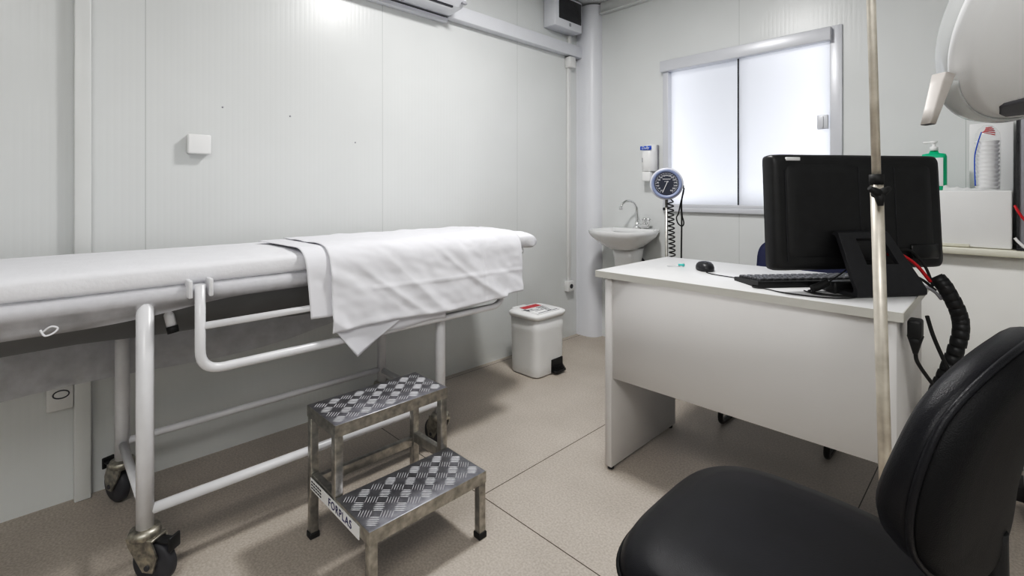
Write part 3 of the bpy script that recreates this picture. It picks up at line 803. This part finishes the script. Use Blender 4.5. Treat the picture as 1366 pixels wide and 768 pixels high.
# world-space cord as child of the mouse (converted to its local frame)
def local_pts(o, pts):
    m = (Matrix.Translation(o.location) @ Matrix.Rotation(o.rotation_euler.z, 4, 'Z')).inverted()
    return [m @ Vector(p) for p in pts]
b = bm_()
cz = .7525
cord = [(-.796, 1.805, .757), (-.778, 1.775, cz), (-.735, 1.752, cz), (-.66, 1.735, cz), (-.60, 1.69, cz), (-.555, 1.601, cz + .001), (-.52, 1.60, cz + .001), (-.47, 1.585, cz), (-.40, 1.585, cz), (-.34, 1.605, cz), (-.30, 1.66, cz), (-.31, 1.70, .757)]
tube(b, local_pts(ms, spline(cord)), .0017, 8); obj('cord', b, M_rubber, ms, local=True)
# clutter of leads in front of the stand
cl = thing('monitor_cables', 'tangle of thin black leads at the foot of the black computer', 'cables', (-.36, 1.68, .75))
for pts, r in [([(-.43, 1.655, .7535), (-.39, 1.625, .7535), (-.33, 1.64, .7535), (-.29, 1.672, .754)], .0018),
               ([(-.40, 1.70, .755), (-.42, 1.66, .7535), (-.37, 1.64, .7535), (-.32, 1.665, .7535), (-.30, 1.685, .757)], .0022),
               ([(-.39, 1.655, .762), (-.37, 1.685, .785), (-.345, 1.72, .81), (-.315, 1.755, .845)], .0022)]:
    b = bm_(); tube(b, spline(pts), r, 8); obj('lead', b, M_rubber, cl)
b = bm_(); tube(b, spline([(-.405, 1.640, .765), (-.39, 1.655, .772), (-.375, 1.675, .783)]), .011, 12); obj('ferrite_plug', b, M_rubber, cl)
b = bm_(); box(b, (-.045, -.02, 0), (.045, .02, .034), .006, 2, Matrix.Translation((-.345, 1.725, .7505)) @ Matrix.Rotation(RA, 4, 'Z')); obj('adapter_block', b, M_black, cl)
# scrap with needle cap
nd = thing('needle_packet', 'tiny clear packet with a teal cap lying on the desk', 'packet', (-.93, 1.855, .75))
b = bm_(); box(b, (-.03, -.012, 0), (.018, .012, .0012), 0, 1, Matrix.Translation((-.94, 1.845, .7503)) @ Matrix.Rotation(.7, 4, 'Z')); obj('wrapper', b, M_lampc, nd)
b = bm_(); tube(b, [(-.934, 1.862, .756), (-.915, 1.866, .757)], .0045, 10); tube(b, [(-.918, 1.866, .756), (-.912, 1.866, .757)], .006, 10); obj('cap', b, M_teal, nd)

# cable bundle in spiral wrap, at the right of the desk
cb = thing('cable_bundle', 'black spiral-wrapped cable bundle arching down beside the desk', 'cables', (-.13, 1.95, .5))
bp = spline([(-0.150, 1.912, 0.800), (-0.127, 1.910, 0.766), (-0.101, 1.930, 0.695), (-0.097, 1.930, 0.636), (-0.118, 1.920, 0.546), (-0.146, 1.900, 0.462), (-0.172, 1.880, 0.377), (-0.191, 1.870, 0.240), (-0.195, 1.865, 0.020)], 14)
b = bm_(); tube(b, bp, .0165, 14); obj('wrapped_core', b, M_rubber, cb)
for i in range(6, len(bp) - 6, 4):
    b = bm_()
    t = (bp[i + 1] - bp[i - 1]).normalized(); q = t.to_track_quat('Z', 'Y').to_matrix().to_4x4(); q.translation = bp[i]
    lathe(b, [(.0165, -.014), (.0195, -.013), (.0203, .0), (.0195, .013), (.0165, .014)], (0, 0, 0), 'Z', 14, q @ Matrix.Rotation(.12, 4, 'X')); obj('wrap_ring', b, M_black, cb)
b = bm_(); tube(b, spline([(-.25, 1.81, .865), (-.225, 1.83, .866), (-.19, 1.86, .835), (-.160, 1.89, .785)]), .0048, 10); obj('red_lead', b, M_redc, cb, label='red lead leaving the bundle')
for pts in ([(-.235, 1.86, .875), (-.205, 1.89, .872), (-.175, 1.905, .83), (-.155, 1.905, .77)], [(-.24, 1.80, .80), (-.20, 1.84, .803), (-.175, 1.87, .79), (-.15, 1.90, .76)]):
    b = bm_(); tube(b, spline(pts), .004, 8); obj('black_lead', b, M_rubber, cb)
b = bm_(); tube(b, spline([(-.20, 1.83, .775), (-.17, 1.85, .775), (-.15, 1.885, .757), (-.138, 1.91, .735)]), .0045, 8); obj('grey_lead', b, M_grey, cb)
pw = thing('power_cord', 'black power cord with plug hanging from the right end of the desk', 'power cord', (-.17, 1.64, .6))
b = bm_(); box(b, (-.181, 1.593, .677), (-.152, 1.643, .723), .006, 3); loft(b, [superring(-.1665, 1.618, z + .012, a, a * 1.2, 3, 20) for z, a in [(.668, .017), (.65, .012), (.63, .007), (.622, .005)]], True, True, True); obj('plug', b, M_black, pw)
b = bm_(); tube(b, spline([(-.1665, 1.618, .642), (-.163, 1.628, .61), (-.14, 1.68, .55), (-.115, 1.74, .49), (-.10, 1.77, .44), (-.11, 1.79, .30), (-.14, 1.80, .15), (-.15, 1.80, .012)]), .0045, 10); obj('cord', b, M_rubber, pw)
b = bm_(); tube(b, spline([(-.160, 1.80, .70), (-.146, 1.81, .64), (-.118, 1.83, .555), (-.085, 1.85, .47), (-.078, 1.855, .35), (-.09, 1.86, .15), (-.09, 1.86, .008)]), .005, 10)
single('loose_lead', b, M_rubber, 'thin black lead hanging behind the plug at the desk end', 'cable', (-.12, 1.9, .45))

# ---------------------------------------------------------------- visitor chair behind the desk
vc = thing('visitor_chair', 'dark blue chair with black sled legs tucked behind the desk', 'chair', (-.70, 2.42, 0))
for x in (-.905, -.495):
    b = bm_(); tube(b, fillet([(x + .03, 2.25, .43), (x, 2.19, .012), (x, 2.62, .012), (x + .03, 2.60, .46), (x + .03, 2.66, .62)], .05, 8), .0115); obj('leg', b, M_blackgl, vc)
b = bm_(); loft(b, [superring(-.70, 2.42, z, .22 * s, .22 * s, 5, 48) for z, s in [(.425, .9), (.432, 1), (.465, 1.0), (.482, .9), (.486, .5)]], True, True, True); obj('seat', b, M_bluech, vc)
b = bm_(); loft(b, [[Vector((p.x, y + .06 * (p.x + .70) ** 2 * 4 * 0 + .15 * (p.y - .6), p.y)) for p in superring(-.70, .665, 0, .205 * s, .15 * s, 4, 48)] for y, s in [(2.635, .9), (2.64, 1), (2.665, 1), (2.675, .9)]], True, True, True); obj('backrest', b, M_bluech, vc)

# ---------------------------------------------------------------- aneroid gauge on its stand
sg = thing('blood_pressure_monitor', 'round blue-rimmed blood pressure gauge on a pole in front of the window', 'blood pressure gauge', (-1.252, 2.364, 0))
gd = Vector((1.252, -2.364, 0)).normalized()          # faces the room
gxv = Vector((-gd.y, gd.x, 0)); 
GM = frame3((-1.252, 2.364, 1.093), gxv, (0, 0, 1))     # local z = gd
b = bm_(); lathe(b, [(.06, -.045), (.08, -.035), (.084, -.01), (.084, .008), (.081, .014), (.076, .015)], (0, 0, 0), 'Z', 48, GM, True, False); rim = obj('housing', b, M_grim, sg)
b = bm_(); lathe(b, [(.077, .012), (.076, .018), (.070, .020), (.062, .015), (.060, .012)], (0, 0, 0), 'Z', 48, GM, False, False); obj('bezel', b, M_gbez, sg)
b = bm_(); lathe(b, [(.063, .009), (.063, .0135)], (0, 0, 0), 'Z', 48, GM); face = obj('dial', b, M_gface, sg)
b = bm_()
for k in range(41):
    a = math.radians(235 - k * 290 / 40); major = k % 2 == 0
    box(b, (.050 if major else .053, -.0007, .0138), (.057, .0007, .0146), 0, 1, GM @ Matrix.Rotation(a, 4, 'Z'))
obj('dial_ticks', b, M_white, face)
b = bm_()
for k in range(15):
    a = math.radians(235 - k * 290 / 14)
    t = text_bm(str(20 + 20 * k), .011, GM @ Matrix.Translation((.0435 * math.cos(a), .0435 * math.sin(a), .0142)), extrude=.0002); merge(b, t)
box(b, (-.020, -.0012, .0138), (.020, .0012, .0144), 0, 1, GM @ Matrix.Translation((0, .024, 0)))
t = text_bm('mmHg', .008, GM @ Matrix.Translation((0, .012, .0142)), extrude=.0002); merge(b, t)
obj('dial_numbers', b, M_white, face)
b = bm_(); box(b, (-.012, -.0014, .0150), (.050, .0012, .0158), 0, 1, GM @ Matrix.Rotation(math.radians(247), 4, 'Z')); obj('needle', b, M_white, sg)
b = bm_(); tube(b, [(-1.262, 2.383, 0.03), (-1.262, 2.383, 1.06)], .0085, 14); obj('pole', b, M_steel, sg)
b = bm_()
for k in range(5):
    a = 2 * PI * k / 5 + .3; tube(b, [(-1.262, 2.383, .05), (-1.262 + .2 * math.cos(a), 2.383 + .2 * math.sin(a), .02)], .014, 10)
lathe(b, [(.03, .03), (.03, .07)], (-1.262, 2.383, 0)); obj('star_base', b, M_rubber, sg)
b = bm_(); pts = []
for k in range(420):
    t = k / 419; a = k * 2 * PI / 22; z = 1.0 - .44 * t
    ctr = Vector((-1.236 + .012 * t, 2.375 + .01 * t, z)); pts.append(ctr + gxv * .0145 * math.cos(a) + gd * .0145 * math.sin(a))
tube(b, [(-1.24, 2.376, 1.03), (-1.237, 2.376, 1.015)] + pts, .0034, 7); obj('coiled_tube', b, M_rubber, sg)
b = bm_()
def gp(u, z, d=0): return Vector((-1.252, 2.364, 0)) + gxv * u + gd * d + Vector((0, 0, z))
tube(b, spline([gp(.084, 1.085, -.02), gp(.085, 1.05, -.02), gp(.072, 1.0, -.02), gp(.060, .94, -.02), gp(.050, .915, -.02), gp(.058, .885, -.02), gp(.078, .872, -.02), gp(.086, .89, -.02), gp(.078, .93, -.02), gp(.076, 1.0, -.02), gp(.088, 1.07, -.02)]), .0034, 8)
tube(b, spline([gp(.085, 1.06, -.028), gp(.074, .99, -.028), gp(.076, .90, -.028), gp(.074, .75, -.026), gp(.072, .55, -.02)]), .0042, 8)
obj('cuff_tube', b, M_rubber, sg)

# ---------------------------------------------------------------- IV pole (two telescoping tubes, thumb clamp)
PX, PY = -.194, 1.30
iv = thing('telescopic_pole', 'worn chrome telescopic stand pole rising in front of the black computer', 'stand pole', (PX + .012, PY + .012, 0))
def pole_pt(z):
    k = (z - .4) * .030
    return Vector((PX - CC * k + .010, PY - CS * k + .010, z))
b = bm_(); tube(b, [pole_pt(.05), pole_pt(.6), pole_pt(1.075)], .0122, 20); obj('lower_tube', b, M_pole, iv)
b = bm_(); tube(b, [pole_pt(1.0), pole_pt(1.5), pole_pt(1.95)], .0085, 18); obj('upper_tube', b, M_pole, iv)
b = bm_(); tube(b, [pole_pt(1.066), pole_pt(1.088)], .0138, 20); col_ = obj('collar', b, M_rubber, iv)
kp = pole_pt(1.046); b = bm_(); fw = Vector((CS, -CC, 0)); rt = Vector((CC, CS, 0))
t_ = bmesh.new()
for a in (150, 30, 275):
    a = math.radians(a); d = rt * math.cos(a) + Vector((0, 0, 1)) * math.sin(a)
    tube(b, [kp + fw * .026 - rt * .014, kp + fw * .026 - rt * .014 + d * .014, kp + fw * .026 - rt * .014 + d * .025], lambda i: (.0095, .0075, .005)[i], 10)
tube(b, [kp + fw * .008 - rt * .010, kp + fw * .030 - rt * .013], .009, 12); t_.free()
obj('thumb_knob', b, M_rubber, col_)
b = bm_()
for k in range(5):
    a = 2 * PI * k / 5 + .2; p0 = pole_pt(.06); tube(b, [p0, (p0.x + .24 * math.cos(a), p0.y + .24 * math.sin(a), .02)], .012, 10)
obj('star_base', b, M_rubber, iv)
b = bm_(); p = pole_pt(1.95); tube(b, spline([p + Vector((-.09, 0, .05)), p + Vector((-.07, 0, .01)), p, p + Vector((.07, 0, .01)), p + Vector((.09, 0, .05))]), .005, 8); obj('hook', b, M_pole, iv)

# ---------------------------------------------------------------- cabinet on the right and what stands on it
cbn = thing('side_cabinet', 'low white cabinet with a cream top behind the desk on the right', 'cabinet', (.3, 2.78, 0))
b = bm_(); box(b, (-.30, 2.62, .10), (1.0, 2.955, .805), .001, 1); obj('carcass', b, M_cab, cbn)
b = bm_(); box(b, (-.32, 2.585, .806), (1.02, 2.958, .832), .002, 1); obj('countertop', b, M_cream, cbn)
b = bm_(); box(b, (-.28, 2.66, 0), (.98, 2.95, .10)); obj('plinth', b, M_dark, cbn)
bx = thing('white_case', 'plain white boxy case on the cabinet countertop under the exam lamp', 'box', (-.12, 2.77, .832))
b = bm_(); box(b, (-.30, 2.612, .834), (.012, 2.90, 1.056), .006, 3); obj('body', b, M_lidpl, bx)
b = bm_(); box(b, (-.2, 2.606, .834), (-.105, 2.613, .846), .002); obj('foot_strip', b, M_cream, bx)
b = bm_(); rows = []
for i in range(21):
    rows.append([Vector((-.19 + .17 * i / 20, 2.70 + .012 * j, 1.0575 + max(0, .022 * math.sin(PI * j / 5) * (.35 + .65 * abs(noise.noise(Vector((i * .33, j * .2, 4)))) * 2) * (1.2 - i / 20)))) for j in range(6)])
loft(b, rows, False); single('paper_sheet', b, M_white, 'crumpled white paper on top of the white case', 'paper', (-.12, 2.73, 1.057))
# gel bottle
gb = thing('gel_bottle', 'green labelled hand gel bottle with white pump on the white case', 'bottle', (-.222, 2.755, 1.057))
b = bm_(); loft(b, [superring(-.222, 2.755, z, .042 * s, .026 * s, 4, 40) for z, s in [(1.058, .93), (1.064, 1), (1.20, 1), (1.212, .9), (1.216, .4), (1.228, .3)]], True, True, True); obj('body', b, M_green, gb)
b = bm_(); box(b, (-.247, 2.7255, 1.075), (-.190, 2.7285, 1.195), .001, 1); obj('label_panel', b, M_white, gb)
b = bm_(); lathe(b, [(.014, 1.226), (.014, 1.243), (.006, 1.246), (.006, 1.258), (.012, 1.26), (.012, 1.268)], (-.222, 2.755, 0), seg=20); box(b, (-.258, 2.750, 1.259), (-.222, 2.760, 1.267), .003, 2); obj('pump', b, M_lidpl, gb)
# stack of cups in a plastic sleeve
cp = thing('cup_sleeve', 'clear plastic sleeve of white disposable cups with red print on the white case', 'cups', (-.058, 2.74, 1.057))
b = bm_(); pr = []
for k in range(12):
    z = 1.058 + k * .0165; pr += [(.029, z), (.036, z + .012), (.036, z + .016)]
lathe(b, pr, (-.058, 2.74, 0), seg=28); obj('cups', b, M_lidpl, cp)
b = bm_(); R = []
for z, r in [(1.058, .037), (1.12, .039), (1.2, .039), (1.26, .039), (1.285, .036), (1.305, .026), (1.318, .012)]:
    R.append([Vector((-.058 + (r + .002 * noise.noise(Vector((k, z * 30, 0)))) * math.cos(2 * PI * k / 28), 2.74 + (r + .002 * noise.noise(Vector((k, z * 30, 9)))) * math.sin(2 * PI * k / 28), z)) for k in range(28)])
loft(b, R, True, True, True); obj('sleeve', b, mat('clear_film', (.9, .9, .92), .15, alpha=.22, spec=.6), cp)
b = bm_(); tube(b, spline([(-.092, 2.715, 1.075), (-.094, 2.712, 1.15), (-.093, 2.712, 1.20), (-.084, 2.708, 1.25), (-.074, 2.71, 1.29)]), .0022, 6); obj('blue_seam', b, M_blue, cp)
b = bm_()
for k in range(5): box(b, (-.018 + .002 * k, -.002, -.012 + k * .006), (.022 - .003 * k, .002, -.008 + k * .006), .001, 1, Matrix.Translation((-.052, 2.708, 1.292)) @ Matrix.Rotation(.35 - .1 * k, 4, 'Y'))
obj('red_print', b, M_red, cp)
# tall white box behind
b = bm_(); box(b, (-.118, 2.905, .834), (.018, 2.955, 1.345), .004)
single('tall_white_box', b, M_lidpl, 'tall slim white box behind the cups against the back wall', 'box', (-.05, 2.93, .834))
ge = thing('grey_equipment', 'grey equipment case cut by the right photo edge on the cabinet', 'equipment', (.20, 2.76, .832))
b = bm_(); box(b, (.026, 2.63, .836), (.40, 2.90, 1.33), .006); obj('case', b, M_grey, ge)
b = bm_(); box(b, (.022, 2.626, .834), (.030, 2.634, 1.33)); box(b, (.022, 2.60, .833), (.40, 2.63, .842)); obj('dark_edge', b, M_dark, ge)
b = bm_(); tube(b, spline([(.018, 2.60, 1.0), (.028, 2.59, .975), (.042, 2.588, .95), (.07, 2.588, .92)]), .0045, 8)
single('red_cable', b, M_redc, 'short red cable hanging in front of the grey case at the right edge', 'cable', (.03, 2.59, .96))
b = bm_(); tube(b, spline([(.018, 2.594, .88), (.03, 2.592, .862), (.05, 2.590, .84)]), .005, 8)
single('white_cable', b, M_lidpl, 'white cable beside the grey case at the right edge', 'cable', (.03, 2.592, .86))
# white bin by the right edge of the photo
wb = thing('white_pail', 'white plastic bin on the floor behind the black office chair', 'bin', (.17, 2.32, 0))
b = bm_(); loft(b, [superring(.165, 2.32, z, .13 * s, .12 * s, 6, 56) for z, s in [(.004, .92), (.012, .96), (.15, 1.0), (.205, 1.0)]], True, True, True); obj('body', b, M_plast, wb)
b = bm_(); loft(b, [superring(.165, 2.32, z, .13 * s, .12 * s, 6, 56) for z, s in [(.206, 1.02), (.21, 1.04), (.30, 1.06), (.305, 1.0), (.31, .6)]], True, True, True); obj('lid', b, M_lidpl, wb)
b = bm_(); box(b, (.012, 2.27, .05), (.04, 2.37, .10), .003); obj('pedal', b, M_black, wb)

# ---------------------------------------------------------------- exam lamp (upper right)
FV = Vector((-CS, CC, 0)); RV = Vector((CC, CS, 0))
LF = 1.10
lc = Vector((0, 0, HCAM)) + FV * LF + RV * (1432 - 683) / FPX * LF + Vector((0, 0, (256 + 17) / FPX * LF))
el = thing('exam_lamp', 'large pale grey examination lamp head hanging at the upper right', 'exam lamp', tuple(lc))
zc = (-FV + RV * .243 + Vector((0, 0, -.693))).normalized()     # back of the dome
xv = Vector((0, 0, 1)).cross(zc).normalized(); yv = zc.cross(xv)
LM = frame3(lc, xv, yv)
RR, RH = .325, .134
def lp(lat, k=1.0): a = math.radians(lat); return (RR * math.cos(a) * k + .0003, RH * math.sin(a) * k)
b = bm_(); lathe(b, [(RR * .9, 0), lp(12, .985), lp(18, .985), lp(24, .985)] + [lp(26)] + [lp(a) for a in range(30, 91, 5)], (0, 0, 0), 'Z', 96, LM); dome = obj('dome', b, M_lamp, el)
b = bm_(); R = []
for k in range(31):
    a = math.radians(225 + 86 * k / 30); e = .25 if k in (0, 30) else 1
    R.append([LM @ Vector((r * math.cos(a), r * math.sin(a), z)) for r, z in (lp(19, .992), lp(18, 1 + .006 * e), lp(12, 1 + .020 * e), lp(4, 1 + .020 * e), lp(0, 1 + .010 * e), lp(1, .99))])
loft(b, R, True, True, True); obj('clear_rim', b, M_lampc, el)
b = bm_(); lathe(b, [(RR * .93, .012), (RR * .93, -.02), (RR * .85, -.03), (.001, -.032)], (0, 0, 0), 'Z', 64, LM, False, False); obj('front_glass', b, M_lampc, el)
def cpx(px, py, F): return Vector((0, 0, HCAM)) + FV * F + RV * (px - 683) / FPX * F + Vector((0, 0, (256 - py) / FPX * F))
h0, h1 = cpx(1255, 112, 1.10), cpx(1238, 166, 1.06); hd = (h1 - h0).normalized()
b = bm_(); HM = frame3(h0, RV + FV * .5, hd)
hl = (h1 - h0).length
loft(b, [[HM @ Vector((p.x, y, p.y)) for p in superring(0, 0, 0, hx, hz, 8, 28)] for y, hx, hz in [(-.03, .024, .018), (.0, .022, .017), (hl * .6, .016, .014), (hl, .0135, .012)]], True, True, True); hn = obj('handle', b, M_taupe, el)
b = bm_(); loft(b, [[HM @ Vector((p.x, y, p.y)) for p in superring(0, 0, 0, .0125, .011, 8, 28)] for y in (hl - .003, hl + .0006)], True, True, True); obj('handle_cap', b, M_grip, hn)
# grey grip lying over the lower edge of the dome
b = bm_(); R = []
LMi = LM.inverted()
def on_dome(px, py):
    o_ = LMi @ Vector((0, 0, HCAM)); d = (LMi @ cpx(px, py, 1.0)) - o_
    A = (d.x ** 2 + d.y ** 2) / RR ** 2 + d.z ** 2 / RH ** 2; B = 2 * ((o_.x * d.x + o_.y * d.y) / RR ** 2 + o_.z * d.z / RH ** 2); Cc = (o_.x ** 2 + o_.y ** 2) / RR ** 2 + o_.z ** 2 / RH ** 2 - 1
    q = B * B - 4 * A * Cc
    t = (-B - math.sqrt(max(q, 0))) / (2 * A); return LM @ (o_ + d * t)
for k in range(13):
    t = k / 12; px = 1333 + 75 * t
    e0 = .0 if 0 < k else .3
    yt, yb = 139 - 13 * t - 4 * math.sin(PI * t * .5), 155.5 - 8 * t
    if k == 0: yt, yb = 142, 152
    row = []
    for j in range(5):
        q = on_dome(px, yt + (yb - yt) * j / 4); row.append(q + zc * .004)
    for j in range(4, -1, -1):
        q = on_dome(px, yt + (yb - yt) * j / 4); row.append(q - zc * .004)
    R.append(row)
loft(b, R, True, True, True); obj('grip', b, M_grip, el)
b = bm_(); top = LM @ Vector((0, 0, RH - .002)); tube(b, spline([top, top + RV * .08 + Vector((0, 0, .02)), top + RV * .22 + Vector((0, 0, .12)), top + RV * .26 + Vector((0, 0, .5)), Vector((top.x + RV.x * .26, top.y + RV.y * .26, ZC - .001))]), .02, 14); obj('arm', b, M_plast, el)

# ---------------------------------------------------------------- office chair (foreground)
oc = thing('office_chair', 'black leatherette swivel office chair in the foreground', 'office chair', (-.26, .86, 0))
SCX, SCY = -.255, .865
b = bm_(); R = []
for s, z in [(.80, .415), (.93, .418), (.985, .428), (1.0, .442), (.985, .457), (.95, .470), (.88, .480), (.76, .4855), (.55, .486), (.3, .484), (.08, .4825)]:
    ring = superring(SCX, SCY, z, .222 * s, .230 * s, 3.6, 72)
    for p in ring:
        fx = (p.x - SCX) / .22
        p.z -= .012 * max(0, -fx - .3) ** 1.5 * s        # waterfall front
        p.y = SCY + (p.y - SCY) * (1.0 - .07 * max(0, fx))
    R.append(ring)
loft(b, R, True, True, True); se = obj('seat', b, M_leather, oc)
b = bm_(); tube(b, [p for p in superring(SCX, SCY, .437, .2235, .2315, 3.6, 72)], .0035, 8, True); obj('seat_piping', b, M_leath2, se)
b = bm_(); loft(b, [superring(SCX, SCY, z, .21 * s, .215 * s, 3.6, 56) for z, s in [(.385, .75), (.395, .92), (.412, .96), (.4165, .94)]], True, True, True); obj('seat_pan', b, M_black, oc)
# backrest
BCY, BCZ, BHW, BHH, BYAW = .899, .725, .205, .151, -.168
def bmap(v, w_, d):
    # v across (-1..1), w_ up (-1..1), d thickness towards the rear
    z = BCZ + BHH * w_; y = BHW * v
    x = -.008 + .178 * (z - .75) + .6 * max(0, z - .80) ** 1.5 - .021 * v * v + .020 * max(0, -w_ - .5) + d
    c_, s_ = math.cos(BYAW), math.sin(BYAW)
    return Vector((-.2 + c_ * (x + .2) - s_ * y, BCY + s_ * (x + .2) + c_ * y, z - d * .2))
def back_half(sgn, th):
    R = []
    for s, k in [(1.0, 0.0), (1.0, .25), (.985, .5), (.955, .72), (.90, .88), (.80, .97), (.6, 1.0), (.3, 1.02), (.05, 1.02)]:
        ring = []
        for q in superring(0, 0, 0, s, s, 2.4, 72):
            taper = 1.0 - .16 * max(0, -q.y) ** 1.5 - .04 * max(0, q.y) ** 2
            lum = 1 + (.35 * math.exp(-((q.y + .35) / .45) ** 2) if sgn < 0 else .1)
            ring.append(bmap(q.x * taper, q.y, sgn * th * k * lum))
        R.append(ring)
    return R
b = bm_(); loft(b, back_half(-1, .036), True, True, True); bk = obj('backrest', b, M_leather, oc)
b = bm_(); loft(b, back_half(1, .024), True, True, True); obj('back_shell', b, M_leath2, oc)
b = bm_(); tube(b, [bmap(q.x * (1.0 - .16 * max(0, -q.y) ** 1.5 - .04 * max(0, q.y) ** 2) * 1.006, q.y * 1.006, 0) for q in superring(0, 0, 0, 1, 1, 2.4, 96)], .0042, 8, True); obj('backrest_piping', b, M_leather, bk)
b = bm_(); tube(b, spline([(-.20, SCY, .395), (-.06, SCY, .392), (-.02, SCY, .43), (-.012, SCY + .01, .52), (-.012, SCY + .01, .62)]), .013, 12); obj('back_bracket', b, M_black, oc)
b = bm_(); lathe(b, [(.03, .09), (.03, .25), (.019, .25), (.019, .388)], (SCX, SCY, 0)); obj('gas_column', b, M_black, oc)
b = bm_(); lathe(b, [(.04, .075), (.04, .12)], (SCX, SCY, 0))
for k in range(5):
    a = 2 * PI * k / 5 + .55; tube(b, [(SCX, SCY, .1), (SCX + .25 * math.cos(a), SCY + .25 * math.sin(a), .075)], .019, 12)
bs = obj('star_base', b, M_black, oc)
for k in range(5):
    a = 2 * PI * k / 5 + .55; p = Vector((SCX + .25 * math.cos(a), SCY + .25 * math.sin(a), .027))
    b = bm_(); lathe(b, [(.02, -.018), (.027, -.014), (.027, .014), (.02, .018)], (0, 0, 0), 'Z', 20, Matrix.Translation(p) @ Matrix.Rotation(a, 4, 'Z') @ Matrix.Rotation(PI / 2, 4, 'X'))
    tube(b, [p + Vector((0, 0, .02)), p + Vector((0, 0, .05))], .006, 8); obj('caster', b, M_rubber, bs)

# ---------------------------------------------------------------- lights
def area(name, loc, size, power, rot=(0, 0, 0), shape='DISK', sy=None, col=(1, 1, 1)):
    l = D.lights.new(name, 'AREA'); l.shape = shape; l.size = size; l.energy = power; l.color = col
    if sy: l.size_y = sy
    o = D.objects.new(name, l); C.objects.link(o); o.location = loc; o.rotation_euler = rot; return o
area('ceiling_light', (-1.14, 1.50, 2.40), .26, 34, col=(1, .99, .975))
area('rear_fill_light', (.35, -.55, 2.40), 1.1, 38, col=(1, .99, .98))  # unseen soft fill added behind the camera to brighten desk front and back right
area('daylight', (-1.75, YB + .55, 1.35), .7, 12, (-PI / 2, 0, -.45), 'RECTANGLE', 1.4, (.98, .985, 1))
area('daylight', (-.55, YB + .55, 1.30), .7, 12, (-PI / 2, 0, .45), 'RECTANGLE', 1.4, (.98, .985, 1))
area('daylight', (-1.1, YB + .6, .75), 1.2, 9, (-PI / 2 - .5, 0, 0), 'RECTANGLE', .5, (.95, .97, 1))
wd = D.worlds.new('world'); bpy.context.scene.world = wd; wd.use_nodes = True
wd.node_tree.nodes['Background'].inputs[0].default_value = (.85, .9, 1, 1); wd.node_tree.nodes['Background'].inputs[1].default_value = .6
sc = bpy.context.scene
sc.view_settings.view_transform = 'Standard'; sc.view_settings.look = 'None'; sc.view_settings.exposure = -0.30
sc.view_settings.use_curve_mapping = True          # slight contrast curve of the photograph's processing
cm = sc.view_settings.curve_mapping; cm.use_clip = False; cm.extend = 'EXTRAPOLATED'
cv = cm.curves[3]; cv.points[0].location = (0, 0); cv.points[-1].location = (1.0, .93)
for q in ((.05, .027), (.13, .080), (.20, .148), (.39, .368), (.62, .60)): cv.points.new(*q)
cm.update()
for o in D.objects:
    if o.type == 'MESH' and o.data.materials and len(o.data.polygons) and o.name.split('.')[0] in ('basin', 'stand'): autosmooth(o, 40)
